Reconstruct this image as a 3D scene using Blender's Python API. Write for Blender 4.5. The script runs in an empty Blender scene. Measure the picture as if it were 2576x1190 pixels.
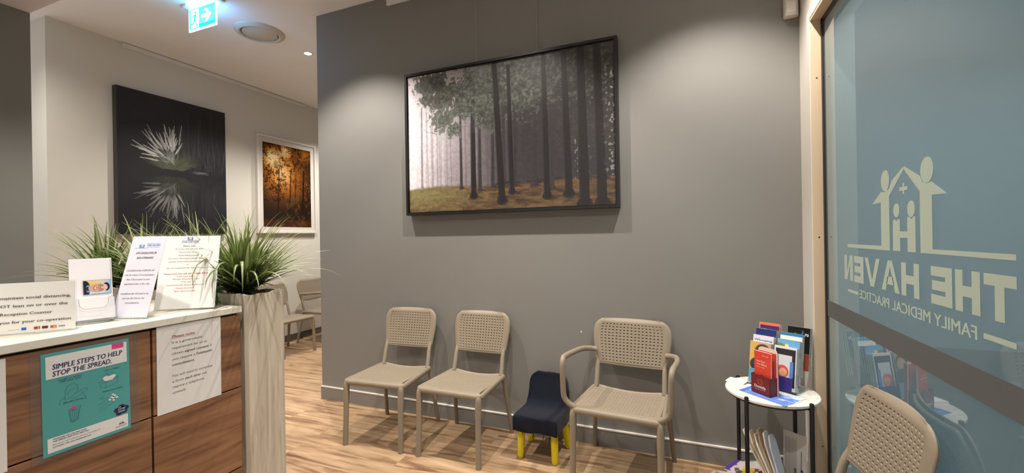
import bpy, bmesh, math, random
import numpy as np
from mathutils import Vector, Matrix
random.seed(7)
SC = bpy.context.scene
C = SC.collection
PI = math.pi

# ------------------------------------------------------------------ camera, world, exposure
F_PX, YAW, PITCH, ROLL, CAM_H = 1063.455, 0.381997, -0.00041085, -0.0165211, 1.38
fwd = Vector((-math.sin(YAW)*math.cos(PITCH), math.cos(YAW)*math.cos(PITCH), math.sin(PITCH)))
rgt0 = Vector((math.cos(YAW), math.sin(YAW), 0)); up0 = rgt0.cross(fwd)
rgt = rgt0*math.cos(ROLL) + up0*math.sin(ROLL); upv = -rgt0*math.sin(ROLL) + up0*math.cos(ROLL)
cam_d = bpy.data.cameras.new('camera'); cam = bpy.data.objects.new('camera', cam_d); C.objects.link(cam)
cam_d.sensor_width = 36; cam_d.lens = F_PX/2576*36; cam_d.clip_start = 0.02
mw = Matrix.Identity(4)
for i in range(3):
    mw[i][0] = rgt[i]; mw[i][1] = upv[i]; mw[i][2] = -fwd[i]
mw[2][3] = CAM_H
cam.matrix_world = mw
SC.camera = cam

world = bpy.data.worlds.new('world'); SC.world = world; world.use_nodes = True
world.node_tree.nodes['Background'].inputs[0].default_value = (1.0, 0.97, 0.95, 1)
world.node_tree.nodes['Background'].inputs[1].default_value = 0.50
SC.view_settings.view_transform = 'Standard'
SC.view_settings.look = 'None'
SC.view_settings.gamma = 1
SC.view_settings.exposure = 0.76
SC.view_settings.use_curve_mapping = False

def light(name, kind, loc, energy, color=(1, .86, .72), parent=None, **kw):
    d = bpy.data.lights.new(name, kind); d.energy = energy; d.color = color
    for k, v in kw.items(): setattr(d, k, v)
    o = bpy.data.objects.new(name, d); C.objects.link(o); o.location = loc
    if parent: o.parent = parent
    return o

# ------------------------------------------------------------------ helpers
def s2l(c):
    return tuple(((x/12.92) if x <= 0.04045 else ((x+0.055)/1.055)**2.4) for x in c)
def hexc(h):
    return s2l(tuple(int(h[i:i+2], 16)/255 for i in (0, 2, 4)))

MATS = {}
def mat(name, color, rough=.5, metal=0, spec=.5, bump=0, bscale=200, emit=None, estr=1, alpha=None, var=0, vscale=8, trans=0, ior=1.45, sheen=0):
    if name in MATS: return MATS[name]
    m = bpy.data.materials.new(name); m.use_nodes = True
    nt = m.node_tree; b = nt.nodes['Principled BSDF']
    c = hexc(color) if isinstance(color, str) else color
    b.inputs['Base Color'].default_value = (*c, 1); b.inputs['Roughness'].default_value = rough
    b.inputs['Metallic'].default_value = metal; b.inputs['Specular IOR Level'].default_value = spec
    if trans: b.inputs['Transmission Weight'].default_value = trans; b.inputs['IOR'].default_value = ior
    if sheen: b.inputs['Sheen Weight'].default_value = sheen
    if alpha is not None: b.inputs['Alpha'].default_value = alpha
    if emit: b.inputs['Emission Color'].default_value = (*(hexc(emit) if isinstance(emit, str) else emit), 1); b.inputs['Emission Strength'].default_value = estr
    tc = nt.nodes.new('ShaderNodeTexCoord')
    if var or True:
        n = nt.nodes.new('ShaderNodeTexNoise'); n.inputs['Scale'].default_value = vscale; n.inputs['Detail'].default_value = 4
        nt.links.new(tc.outputs['Object'], n.inputs['Vector'])
        hs = nt.nodes.new('ShaderNodeHueSaturation'); hs.inputs['Color'].default_value = (*c, 1)
        mr = nt.nodes.new('ShaderNodeMapRange'); mr.inputs['To Min'].default_value = 1-max(var, .02); mr.inputs['To Max'].default_value = 1+max(var, .02)
        nt.links.new(n.outputs['Fac'], mr.inputs['Value']); nt.links.new(mr.outputs[0], hs.inputs['Value'])
        nt.links.new(hs.outputs[0], b.inputs['Base Color'])
    if bump:
        n2 = nt.nodes.new('ShaderNodeTexNoise'); n2.inputs['Scale'].default_value = bscale; n2.inputs['Detail'].default_value = 3
        nt.links.new(tc.outputs['Object'], n2.inputs['Vector'])
        bp = nt.nodes.new('ShaderNodeBump'); bp.inputs['Strength'].default_value = bump; bp.inputs['Distance'].default_value = .002
        nt.links.new(n2.outputs['Fac'], bp.inputs['Height']); nt.links.new(bp.outputs[0], b.inputs['Normal'])
    MATS[name] = m
    return m

def tagp(o, label, cat, group=None):
    o['label'] = label; o['category'] = cat
    if group: o['group'] = group
    return o
def thing(name, label, cat, loc=(0, 0, 0), rotz=0, group=None):
    o = bpy.data.objects.new(name, None); C.objects.link(o); o.empty_display_size = .05
    o.location = loc; o.rotation_euler = (0, 0, rotz)
    return tagp(o, label, cat, group)
def smooth_mesh(me, ang=35):
    me.polygons.foreach_set('use_smooth', [True]*len(me.polygons))
    try: me.set_sharp_from_angle(angle=math.radians(ang))
    except Exception: pass
def obj(name, bm, m, parent=None, smooth=False, label=None, normals=True, loc=None, rotz=None):
    me = bpy.data.meshes.new(name)
    if normals: bmesh.ops.recalc_face_normals(bm, faces=bm.faces)
    bm.to_mesh(me); bm.free()
    for x in (m if isinstance(m, (list, tuple)) else [m]): me.materials.append(x)
    if smooth: smooth_mesh(me)
    o = bpy.data.objects.new(name, me); C.objects.link(o)
    if parent: o.parent = parent
    if label: o['label'] = label
    if loc is not None: o.location = loc
    if rotz is not None: o.rotation_euler = (0, 0, rotz)
    return o
def struct(name, bm, m, parent=None, smooth=False):
    o = obj(name, bm, m, parent, smooth)
    if parent is None: o['kind'] = 'structure'
    return o
def B(): return bmesh.new()
def bx(bm, x0, x1, y0, y1, z0, z1, mi=0, bev=0, M=None):
    vs = [bm.verts.new((x, y, z)) for x in (x0, x1) for y in (y0, y1) for z in (z0, z1)]
    fs = []
    for q in ((0, 1, 3, 2), (4, 6, 7, 5), (0, 4, 5, 1), (2, 3, 7, 6), (0, 2, 6, 4), (1, 5, 7, 3)):
        f = bm.faces.new([vs[i] for i in q]); f.material_index = mi; fs.append(f)
    if bev:
        es = list({e for f in fs for e in f.edges})
        r = bmesh.ops.bevel(bm, geom=es, offset=bev, segments=2, affect='EDGES', profile=.5)
        vs = list({v for f in r['faces'] for v in f.verts} | {v for v in vs if v.is_valid})
    if M: bmesh.ops.transform(bm, matrix=M, verts=[v for v in vs if v.is_valid])
    return bm
def catmull(pts, n=6):
    P = [Vector(p) for p in pts]; out = []
    for i in range(len(P)-1):
        p0 = P[max(i-1, 0)]; p1 = P[i]; p2 = P[i+1]; p3 = P[min(i+2, len(P)-1)]
        for k in range(n):
            t = k/n
            out.append(.5*((2*p1)+(-p0+p2)*t+(2*p0-5*p1+4*p2-p3)*t*t+(-p0+3*p1-3*p2+p3)*t**3))
    out.append(P[-1]); return out
def tube(bm, pts, rad, seg=12, closed=False, sx=1.0, sy=1.0, up=(0, 0, 1), caps=True, mi=0):
    """swept tube; rad number or list; sx, sy scale the section along side / along up"""
    P = [Vector(p) for p in pts]; n = len(P)
    R = rad if isinstance(rad, (list, tuple)) else [rad]*n
    rings = []; side = None
    for i in range(n):
        a = P[(i-1) % n] if (closed or i > 0) else P[i]; b = P[(i+1) % n] if (closed or i < n-1) else P[i]
        t = (b-a).normalized()
        if side is None:
            u = Vector(up)
            if abs(t.dot(u)) > .98: u = Vector((1, 0, 0))
            side = t.cross(u).normalized()
        else:
            side = (side - t*side.dot(t)).normalized()
        v = side.cross(t).normalized()
        rings.append([bm.verts.new(P[i] + side*math.cos(2*PI*k/seg)*R[i]*sx + v*math.sin(2*PI*k/seg)*R[i]*sy) for k in range(seg)])
    m_ = n if closed else n-1
    for i in range(m_):
        A, Bq = rings[i], rings[(i+1) % n]
        for k in range(seg):
            bm.faces.new((A[k], A[(k+1) % seg], Bq[(k+1) % seg], Bq[k])).material_index = mi
    if caps and not closed:
        bm.faces.new(rings[0][::-1]).material_index = mi; bm.faces.new(rings[-1]).material_index = mi
    return bm
def lathe(bm, prof, seg=32, c=(0, 0), mi=0):
    rings = []
    for r, z in prof:
        if r < 1e-6: rings.append([bm.verts.new((c[0], c[1], z))])
        else: rings.append([bm.verts.new((c[0]+r*math.cos(2*PI*k/seg), c[1]+r*math.sin(2*PI*k/seg), z)) for k in range(seg)])
    for A, D in zip(rings, rings[1:]):
        for k in range(seg):
            if len(A) == 1 and len(D) == 1: continue
            if len(A) == 1: f = bm.faces.new((A[0], D[k], D[(k+1) % seg]))
            elif len(D) == 1: f = bm.faces.new((A[k], A[(k+1) % seg], D[0]))
            else: f = bm.faces.new((A[k], A[(k+1) % seg], D[(k+1) % seg], D[k]))
            f.material_index = mi
    return bm
def prism(bm, pts, t, to3=None, mi=0):
    """2D polygon pts extruded by t (0..t) ; to3 maps (a,b,c)->Vector"""
    to3 = to3 or (lambda a, b, c: Vector((a, b, c)))
    lo = [bm.verts.new(to3(a, b, 0)) for a, b in pts]; hi = [bm.verts.new(to3(a, b, t)) for a, b in pts]
    n = len(pts)
    bm.faces.new(lo).material_index = mi; bm.faces.new(hi[::-1]).material_index = mi
    for i in range(n): bm.faces.new((lo[i], hi[i], hi[(i+1) % n], lo[(i+1) % n])).material_index = mi
    return bm
def ell(cx, cy, rx, ry, n=24): return [(cx+rx*math.cos(2*PI*k/n), cy+ry*math.sin(2*PI*k/n)) for k in range(n)]
def frame_M(origin, xdir, ydir):
    """local (a,b,c): a along xdir, b along ydir, c along their cross product"""
    x = Vector(xdir).normalized(); y = Vector(ydir); y = (y-x*y.dot(x)).normalized(); z = x.cross(y)
    M = Matrix.Identity(4)
    for i in range(3): M[i][0] = x[i]; M[i][1] = y[i]; M[i][2] = z[i]; M[i][3] = origin[i]
    return M

FONT_CACHE = {}
def glyphs(txt, bold=False, shear=0):
    key = (txt, bold, shear)
    if key in FONT_CACHE: return FONT_CACHE[key]
    cu = bpy.data.curves.new('t', 'FONT'); cu.body = txt; cu.size = 1; cu.resolution_u = 2
    cu.shear = shear
    o = bpy.data.objects.new('t', cu); C.objects.link(o)
    bpy.context.view_layer.update()
    me = bpy.data.meshes.new_from_object(o.evaluated_get(bpy.context.evaluated_depsgraph_get()))
    V = [(v.co.x, v.co.y) for v in me.vertices]; Fc = [tuple(p.vertices) for p in me.polygons]
    bpy.data.objects.remove(o); bpy.data.curves.remove(cu); bpy.data.meshes.remove(me)
    if bold:
        n = len(V); V = [(x+d, y) for d in (-.022, 0, .022) for x, y in V]; Fc = [tuple(i+k*n for i in f) for k in range(3) for f in Fc]
    FONT_CACHE[key] = (V, Fc); return V, Fc
def text_into(bm, txt, x, y, h, M=None, bold=False, shear=0, align='L', width=None, z=0, mi=0, rot=0):
    """cap height h; x,y baseline start (L), centre (C) or end (R); width forces the line's width"""
    V, Fc = glyphs(txt, bold, shear)
    if not V: return
    x0 = min(v[0] for v in V); x1 = max(v[0] for v in V)
    s = h/.70; sx = s if width is None else width/(x1-x0)
    w = (x1-x0)*sx; ox = {'L': 0, 'C': -w/2, 'R': -w}[align]
    cr, sr = math.cos(rot), math.sin(rot)
    nv = []
    n3_ = max(1, len(V)//3)
    for i_, (a, b) in enumerate(V):
        p, q = (a-x0)*sx+ox, b*s
        co = Vector((x+p*cr-q*sr, y+p*sr+q*cr, z+(i_//n3_)*.00002*bold))
        nv.append(bm.verts.new(M @ co if M else co))
    for f in Fc:
        try: bm.faces.new([nv[i] for i in f]).material_index = mi
        except ValueError: pass
def rect(bm, x0, x1, y0, y1, z=0, M=None, mi=0):
    vs = [Vector(p) for p in ((x0, y0, z), (x1, y0, z), (x1, y1, z), (x0, y1, z))]
    bm.faces.new([bm.verts.new(M @ v if M else v) for v in vs]).material_index = mi
def poly(bm, pts, z=0, M=None, mi=0):
    vs = [Vector((a, b, z)) for a, b in pts]
    bm.faces.new([bm.verts.new(M @ v if M else v) for v in vs]).material_index = mi
def line(bm, pts, w, z=0, M=None, mi=0):
    for (a, b), (c, d) in zip(pts, pts[1:]):
        L = math.hypot(c-a, d-b) or 1e-6; nx, ny = -(d-b)/L*w/2, (c-a)/L*w/2
        poly(bm, [(a+nx, b+ny), (a-nx, b-ny), (c-nx, d-ny), (c+nx, d+ny)], z, M, mi)

# numpy painting used for printed pictures (mesh grid with a colour attribute)
def vnoise(nx, ny, fx, fy, seed):
    r = np.random.RandomState(seed); g = r.rand(int(fy)+3, int(fx)+3)
    xs = np.linspace(0, fx, nx); ys = np.linspace(0, fy, ny)
    xi = xs.astype(int); yi = ys.astype(int); xf = xs-xi; yf = ys-yi
    xf = xf*xf*(3-2*xf); yf = yf*yf*(3-2*yf)
    a = g[np.ix_(yi, xi)]; b = g[np.ix_(yi, xi+1)]; c = g[np.ix_(yi+1, xi)]; d = g[np.ix_(yi+1, xi+1)]
    return (a*(1-xf)+b*xf)*(1-yf)[:, None]+(c*(1-xf)+d*xf)*yf[:, None]
def fbm(nx, ny, fx, fy, seed, octs=5, g=.55):
    o = np.zeros((ny, nx)); a = 1; t = 0
    for k in range(octs):
        o += a*vnoise(nx, ny, fx*2**k, fy*2**k, seed+k*17); t += a; a *= g
    return o/t
def blend(img, m, col):
    m = np.clip(m, 0, 1)[..., None]; img *= 1-m; img += m*np.asarray(col, float)
def stroke(img, p0, p1, w0, w1, col, al, wh=None):
    """tapered stroke in 0..1 coordinates, widths in the same unit as x; wh = picture width / height"""
    ny, nx = img.shape[:2]; asp = wh or 1
    xa, xb = min(p0[0], p1[0])-max(w0, w1), max(p0[0], p1[0])+max(w0, w1)
    ya, yb = min(p0[1], p1[1])-max(w0, w1)*asp, max(p0[1], p1[1])+max(w0, w1)*asp
    i0, i1 = max(int(xa*nx), 0), min(int(xb*nx)+2, nx); j0, j1 = max(int(ya*ny), 0), min(int(yb*ny)+2, ny)
    if i0 >= i1 or j0 >= j1: return
    X = (np.arange(i0, i1)+.5)/nx; Y = (np.arange(j0, j1)+.5)/ny/asp
    X, Y = np.meshgrid(X, Y); ax, ay = p0[0], p0[1]/asp; dx, dy = p1[0]-ax, p1[1]/asp-ay
    L = dx*dx+dy*dy+1e-12; t = np.clip(((X-ax)*dx+(Y-ay)*dy)/L, 0, 1)
    d = np.hypot(X-ax-t*dx, Y-ay-t*dy); w = (w0+(w1-w0)*t)/2; px = 1/nx
    m = np.clip((w-d)/px+.5, 0, 1)*al
    sub = img[j0:j1, i0:i1]; blend(sub, m, col)
_pm = {}
def print_mat(rough=.4, spec=.5):
    k = (rough, spec)
    if k not in _pm:
        m = bpy.data.materials.new('printed_picture'); m.use_nodes = True; nt = m.node_tree
        a = nt.nodes.new('ShaderNodeAttribute'); a.attribute_name = 'Col'
        b = nt.nodes['Principled BSDF']; b.inputs['Roughness'].default_value = rough; b.inputs['Specular IOR Level'].default_value = spec
        nt.links.new(a.outputs['Color'], b.inputs['Base Color']); _pm[k] = m
    return _pm[k]
def painted(name, img, w, h, M, parent, rough=.4, spec=.5, bend=None):
    """img rows bottom to top, sRGB 0..1; local plane x 0..w, y 0..h"""
    ny, nx = img.shape[:2]; X, Y = np.meshgrid(np.linspace(0, w, nx), np.linspace(0, h, ny))
    Z = np.zeros_like(X) if bend is None else bend(X, Y)
    A = np.array(M); P = np.stack([X, Y, Z, np.ones_like(X)], -1).reshape(-1, 4) @ A.T
    me = bpy.data.meshes.new(name); me.vertices.add(nx*ny); me.vertices.foreach_set('co', P[:, :3].astype('f').ravel())
    idx = np.arange(nx*ny).reshape(ny, nx)
    q = np.stack([idx[:-1, :-1], idx[:-1, 1:], idx[1:, 1:], idx[1:, :-1]], -1).reshape(-1, 4)
    n = len(q); me.loops.add(n*4); me.loops.foreach_set('vertex_index', q.ravel().astype('i'))
    me.polygons.add(n); me.polygons.foreach_set('loop_start', np.arange(0, n*4, 4, dtype='i')); me.update(calc_edges=True)
    c = np.clip(img, 0, 1); c = np.where(c <= .04045, c/12.92, ((c+.055)/1.055)**2.4)
    at = me.color_attributes.new('Col', 'FLOAT_COLOR', 'POINT')
    at.data.foreach_set('color', np.concatenate([c, np.ones((ny, nx, 1))], -1).astype('f').ravel())
    me.materials.append(print_mat(rough, spec))
    o = bpy.data.objects.new(name, me); C.objects.link(o); o.parent = parent; return o

# ------------------------------------------------------------------ room materials
def node_mat(name):
    m = bpy.data.materials.new(name); m.use_nodes = True; nt = m.node_tree
    return m, nt, nt.nodes['Principled BSDF'], nt.nodes.new('ShaderNodeTexCoord')
def ramp(nt, stops):
    r = nt.nodes.new('ShaderNodeValToRGB'); e = r.color_ramp.elements
    while len(e) < len(stops): e.new(.5)
    for el, (p, c) in zip(e, stops): el.position = p; el.color = (*(hexc(c) if isinstance(c, str) else c), 1)
    return r
def floor_mat():
    m, nt, b, tc = node_mat('oak_vinyl_planks'); L = nt.links.new
    br = nt.nodes.new('ShaderNodeTexBrick'); br.offset = .37; br.inputs['Scale'].default_value = 1
    br.inputs['Brick Width'].default_value = 1.2; br.inputs['Row Height'].default_value = .15
    br.inputs['Mortar Size'].default_value = .0012; br.inputs['Mortar Smooth'].default_value = .3
    br.inputs['Color1'].default_value = (.15, .15, .15, 1); br.inputs['Color2'].default_value = (.95, .95, .95, 1); br.inputs['Mortar'].default_value = (0, 0, 0, 1)
    L(tc.outputs['Object'], br.inputs['Vector'])
    mp = nt.nodes.new('ShaderNodeMapping'); mp.inputs['Scale'].default_value = (1.3, 13, 1); L(tc.outputs['Object'], mp.inputs['Vector'])
    ad = nt.nodes.new('ShaderNodeVectorMath'); ad.operation = 'ADD'
    mu = nt.nodes.new('ShaderNodeVectorMath'); mu.operation = 'SCALE'; mu.inputs['Scale'].default_value = 13
    L(br.outputs['Color'], mu.inputs[0]); L(mp.outputs[0], ad.inputs[0]); L(mu.outputs[0], ad.inputs[1])
    n = nt.nodes.new('ShaderNodeTexNoise'); n.inputs['Scale'].default_value = 1.6; n.inputs['Detail'].default_value = 8; n.inputs['Roughness'].default_value = .62; n.inputs['Distortion'].default_value = .5
    L(ad.outputs[0], n.inputs['Vector'])
    r = ramp(nt, [(.28, '5c4635'), (.39, '87694e'), (.50, 'ab8d6c'), (.70, 'c0a584')]); L(n.outputs['Fac'], r.inputs[0])
    mx = nt.nodes.new('ShaderNodeMix'); mx.data_type = 'RGBA'; mx.blend_type = 'MULTIPLY'; mx.inputs['Factor'].default_value = .35
    r2 = ramp(nt, [(0, (.35, .3, .25)), (.1, (.75, .74, .73)), (1, (1, 1, 1))]); L(br.outputs['Color'], r2.inputs[0])
    L(r.outputs[0], mx.inputs[6]); L(r2.outputs[0], mx.inputs[7]); L(mx.outputs[2], b.inputs['Base Color'])
    b.inputs['Roughness'].default_value = .42; b.inputs['Specular IOR Level'].default_value = .35
    bp = nt.nodes.new('ShaderNodeBump'); bp.inputs['Strength'].default_value = .12; bp.inputs['Distance'].default_value = .001
    L(n.outputs['Fac'], bp.inputs['Height']); L(bp.outputs[0], b.inputs['Normal'])
    return m
def walnut_mat():
    m, nt, b, tc = node_mat('walnut_laminate'); L = nt.links.new
    mp = nt.nodes.new('ShaderNodeMapping'); mp.inputs['Scale'].default_value = (1, 1.3, 12); L(tc.outputs['Object'], mp.inputs['Vector'])
    n = nt.nodes.new('ShaderNodeTexNoise'); n.inputs['Scale'].default_value = 2.2; n.inputs['Detail'].default_value = 9; n.inputs['Roughness'].default_value = .6; n.inputs['Distortion'].default_value = .7
    L(mp.outputs[0], n.inputs['Vector'])
    r = ramp(nt, [(.25, '43291a'), (.38, '68462f'), (.5, '7f583d'), (.62, '8c6547'), (.8, '9b7657')]); L(n.outputs['Fac'], r.inputs[0])
    L(r.outputs[0], b.inputs['Base Color']); b.inputs['Roughness'].default_value = .45
    return m
def stone_mat():
    m, nt, b, tc = node_mat('speckled_stone'); L = nt.links.new
    v = nt.nodes.new('ShaderNodeTexVoronoi'); v.inputs['Scale'].default_value = 95; L(tc.outputs['Object'], v.inputs['Vector'])
    r = ramp(nt, [(0, '8f8878'), (.10, 'b9b3a2'), (.18, 'd8d3c4'), (1, 'dcd8ca')]); L(v.outputs['Distance'], r.inputs[0])
    n = nt.nodes.new('ShaderNodeTexNoise'); n.inputs['Scale'].default_value = 30; L(tc.outputs['Object'], n.inputs['Vector'])
    r2 = ramp(nt, [(.38, (1, 1, 1)), (.5, (0, 0, 0))]); L(n.outputs['Fac'], r2.inputs[0])
    mx = nt.nodes.new('ShaderNodeMix'); mx.data_type = 'RGBA'; mx.inputs[7].default_value = (*hexc('d8d3c4'), 1); L(r.outputs[0], mx.inputs[6])
    inv = nt.nodes.new('ShaderNodeInvert'); L(r2.outputs[0], inv.inputs['Color']); L(inv.outputs[0], mx.inputs[0])
    L(mx.outputs[2], b.inputs['Base Color']); b.inputs['Roughness'].default_value = .3
    return m
def planter_mat():
    m, nt, b, tc = node_mat('washed_timber_composite'); L = nt.links.new
    mp = nt.nodes.new('ShaderNodeMapping'); mp.inputs['Scale'].default_value = (16, 16, 1.1); L(tc.outputs['Object'], mp.inputs['Vector'])
    n = nt.nodes.new('ShaderNodeTexNoise'); n.inputs['Scale'].default_value = 2.2; n.inputs['Detail'].default_value = 7; n.inputs['Distortion'].default_value = .8; n.inputs['Roughness'].default_value = .6
    L(mp.outputs[0], n.inputs['Vector'])
    r = ramp(nt, [(.3, '9a8c7a'), (.42, 'b2a593'), (.6, 'c2b7a5'), (.8, 'cfc5b5')]); L(n.outputs['Fac'], r.inputs[0])
    L(r.outputs[0], b.inputs['Base Color']); b.inputs['Roughness'].default_value = .7
    bp = nt.nodes.new('ShaderNodeBump'); bp.inputs['Strength'].default_value = .35; bp.inputs['Distance'].default_value = .003
    L(n.outputs['Fac'], bp.inputs['Height']); L(bp.outputs[0], b.inputs['Normal'])
    return m
def marble_mat():
    m, nt, b, tc = node_mat('white_marble_top'); L = nt.links.new
    n = nt.nodes.new('ShaderNodeTexNoise'); n.inputs['Scale'].default_value = 7; n.inputs['Detail'].default_value = 8; n.inputs['Distortion'].default_value = 2.2
    L(tc.outputs['Object'], n.inputs['Vector'])
    r = ramp(nt, [(.44, 'e4dfd4'), (.5, 'd6cfc2'), (.54, 'e8e3d8'), (1, 'ece8de')]); L(n.outputs['Fac'], r.inputs[0])
    L(r.outputs[0], b.inputs['Base Color']); b.inputs['Roughness'].default_value = .25
    return m
def pane_mat(name, tint, ior, film=0, filmc=(.3, .45, .5)):
    m = bpy.data.materials.new(name); m.use_nodes = True; nt = m.node_tree; nt.nodes.clear(); L = nt.links.new
    out = nt.nodes.new('ShaderNodeOutputMaterial'); tr = nt.nodes.new('ShaderNodeBsdfTransparent'); tr.inputs[0].default_value = (*tint, 1)
    gl = nt.nodes.new('ShaderNodeBsdfGlossy'); gl.inputs['Roughness'].default_value = .012; gl.inputs[0].default_value = (.9, .96, 1, 1)
    fr = nt.nodes.new('ShaderNodeFresnel'); fr.inputs['IOR'].default_value = ior
    ge = nt.nodes.new('ShaderNodeNewGeometry'); sub = nt.nodes.new('ShaderNodeMath'); sub.operation = 'SUBTRACT'; sub.inputs[0].default_value = 1
    L(ge.outputs['Backfacing'], sub.inputs[1]); mu = nt.nodes.new('ShaderNodeMath'); mu.operation = 'MULTIPLY'
    L(fr.outputs[0], mu.inputs[0]); L(sub.outputs[0], mu.inputs[1])
    base = tr
    if film:
        df = nt.nodes.new('ShaderNodeBsdfDiffuse'); df.inputs[0].default_value = (*filmc, 1)
        ts = nt.nodes.new('ShaderNodeBsdfTranslucent'); ts.inputs[0].default_value = (*filmc, 1)
        m0 = nt.nodes.new('ShaderNodeMixShader'); m0.inputs[0].default_value = .6; L(df.outputs[0], m0.inputs[1]); L(ts.outputs[0], m0.inputs[2])
        m1 = nt.nodes.new('ShaderNodeMixShader'); m1.inputs[0].default_value = film; L(tr.outputs[0], m1.inputs[1]); L(m0.outputs[0], m1.inputs[2]); base = m1
    mx = nt.nodes.new('ShaderNodeMixShader'); L(mu.outputs[0], mx.inputs[0]); L(base.outputs[0], mx.inputs[1]); L(gl.outputs[0], mx.inputs[2])
    L(mx.outputs[0], out.inputs[0]); return m

GREY = mat('charcoal_grey_paint', '7d7b76', .55, bump=.06, bscale=300, spec=.3)
CREAM = mat('stone_cream_paint', 'd0cdc2', .6, bump=.05, bscale=300, spec=.3)
WHITE = mat('white_ceiling_paint', 'eeedee', .8)
LILAC = mat('white_bulkhead_paint', 'd8d2d6', .8)
TRIMW = mat('white_gloss_trim', 'd8d2c8', .4)
TRIMG = mat('grey_trim_paint', '7b7873', .5)
TRIMD = mat('dark_grey_skirting_paint', '55534f', .5)
JAMB = mat('beige_jamb_paint', 'cdb698', .5)
BLK = mat('black_rubber_seal', '0c0d0d', .5)
FLOORM = floor_mat(); WALNUT = walnut_mat(); STONE = stone_mat(); PLANTM = planter_mat(); MARBLE = marble_mat()

# ------------------------------------------------------------------ room shell
CZ = 3.325; WY = 2.794; GX = .665
b = B(); bx(b, -6.2, 5.2, -4, 7.2, -.1, 0); struct('floor', b, FLOORM)
b = B(); bx(b, -6.2, .8, -4, 7.2, CZ, CZ+.1); struct('ceiling', b, WHITE)
b = B(); bx(b, -2.926, .8, WY, 7.0, 0, CZ); struct('wall_front', b, GREY)
b = B(); bx(b, -5.75, -5.0, 1.867, 7.2, 0, CZ); struct('wall_left', b, CREAM)
b = B(); bx(b, -5.0, -2.926, 7.0, 7.2, 0, CZ); struct('wall_hallway_end', b, CREAM)
b = B(); bx(b, -3.66, -3.513, -4, 1.25, 0, 2.73); struct('wall_reception', b, GREY)
b = B(); bx(b, -3.66, -1.45, -4, 1.25, 2.73, CZ-.002); struct('ceiling_bulkhead', b, LILAC)
# right-hand wall with the shopfront opening: pier, header
b = B(); bx(b, .625, .80, 2.552, WY, 0, CZ); bx(b, .625, .80, -4, 2.552, 2.448, CZ); struct('wall_right', b, TRIMW)
# skirtings
b = B(); bx(b, -2.926, .625, WY-.015, WY, 0, .103); struct('baseboard_front', b, TRIMG)
b = B(); bx(b, -2.926, .625, WY-.017, WY, .103, .112, bev=.001); struct('trim_1', b, TRIMW)  # white lip: light caught along the skirting top, put into the colour
b = B(); bx(b, -5.0, -4.985, 1.867, 7.0, 0, .085); struct('baseboard_left', b, TRIMD)
# architrave and jamb of the glazed shopfront
b = B(); bx(b, .613, .625, 2.552, 2.60, 0, 2.50, bev=.003); bx(b, .613, .625, -4, 2.552, 2.452, 2.50, bev=.003); struct('trim_2', b, TRIMW)
b = B(); bx(b, .615, .70, 2.545, 2.56, 0, 2.448, bev=.002); bx(b, .615, .70, -4, 2.56, 2.44, 2.452); struct('trim_3', b, JAMB)
b = B(); bx(b, .660, .672, 2.522, 2.545, 0, 2.44); bx(b, .660, .672, -4, 2.545, 2.42, 2.44); bx(b, .655, .69, -4, 2.545, 0, .03); w1 = struct('trim_4', b, BLK)
for z in (.3, 1.35, 2.15):
    b = B(); tube(b, [(.640, 2.5452, z), (.640, 2.5442, z)], .0035, 10); o = obj('screw_hole', b, BLK); o['kind'] = 'structure'; o.name = 'trim_screw_hole'
# tiny white scuff on the front wall is part of the wall
b = B(); prism(b, ell(-.634, .734, .006, .005, 10), .0006, lambda a, c, d: Vector((a, WY-.0002-d, c))); struct('wall_front_paint_chip', b, TRIMW)

# glazed pane with vinyl film
GLASS = pane_mat('shopfront_glass', (.80, .91, .93), 1.85, .34, (.33, .40, .42))
b = B(); bx(b, GX, GX+.010, -4, 2.533, .02, 2.43); win = struct('window_1', b, GLASS)
FILMV = mat('pale_vinyl_lettering', 'a9b6a8', .6)
bar = mat('frosted_grey_safety_strip', '555857', .6)
win_root = win
LOG = B()
def gl3(a, c, d): return Vector((GX-.0010+d, a, c))
left = [(1.732, 1.584), (1.814, 1.548), (1.838, 1.522), (1.871, 1.514), (1.899, 1.517), (1.975, 1.477), (1.902, 1.479), (1.902, 1.324), (2.237, 1.323), (2.237, 1.309), (1.836, 1.309), (1.836, 1.496), (1.732, 1.574)]
right = [(1.729, 1.584), (1.633, 1.541), (1.620, 1.522), (1.596, 1.514), (1.570, 1.517), (1.496, 1.477), (1.568, 1.479), (1.568, 1.323), (1.243, 1.323), (1.243, 1.310), (1.634, 1.310), (1.634, 1.495), (1.729, 1.574)]
Hh = [(1.810, 1.412), (1.797, 1.416), (1.786, 1.408), (1.774, 1.416), (1.761, 1.414), (1.761, 1.375), (1.712, 1.375), (1.712, 1.420), (1.700, 1.420), (1.687, 1.411), (1.673, 1.421), (1.662, 1.421), (1.662, 1.310), (1.712, 1.310), (1.712, 1.354), (1.761, 1.354), (1.761, 1.310), (1.813, 1.310)]
def tri_prism(bm, pts, t, f3, mi=0):
    prism(bm, pts, t, f3, mi)
for s_ in (left, right, Hh): tri_prism(LOG, s_, .0004, gl3)
for cx_, cz_, rx_, rz_ in ((1.866, 1.553, .032, .037), (1.594, 1.554, .035, .038), (1.785, 1.445, .021, .023), (1.688, 1.445, .023, .026)):
    prism(LOG, ell(cx_, cz_, rx_, rz_, 28), .0004, gl3)
prism(LOG, [(1.739, 1.496), (1.739, 1.507), (1.761, 1.507), (1.761, 1.519), (1.739, 1.519), (1.739, 1.531), (1.729, 1.531), (1.729, 1.519), (1.708, 1.519), (1.708, 1.507), (1.729, 1.507), (1.729, 1.496)], .0004, gl3)
prism(LOG, [(2.124, 1.117), (2.239, 1.117), (2.239, 1.129), (2.124, 1.129)], .0004, gl3)
prism(LOG, [(1.246, 1.118), (1.353, 1.118), (1.353, 1.131), (1.246, 1.131)], .0004, gl3)
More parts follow.
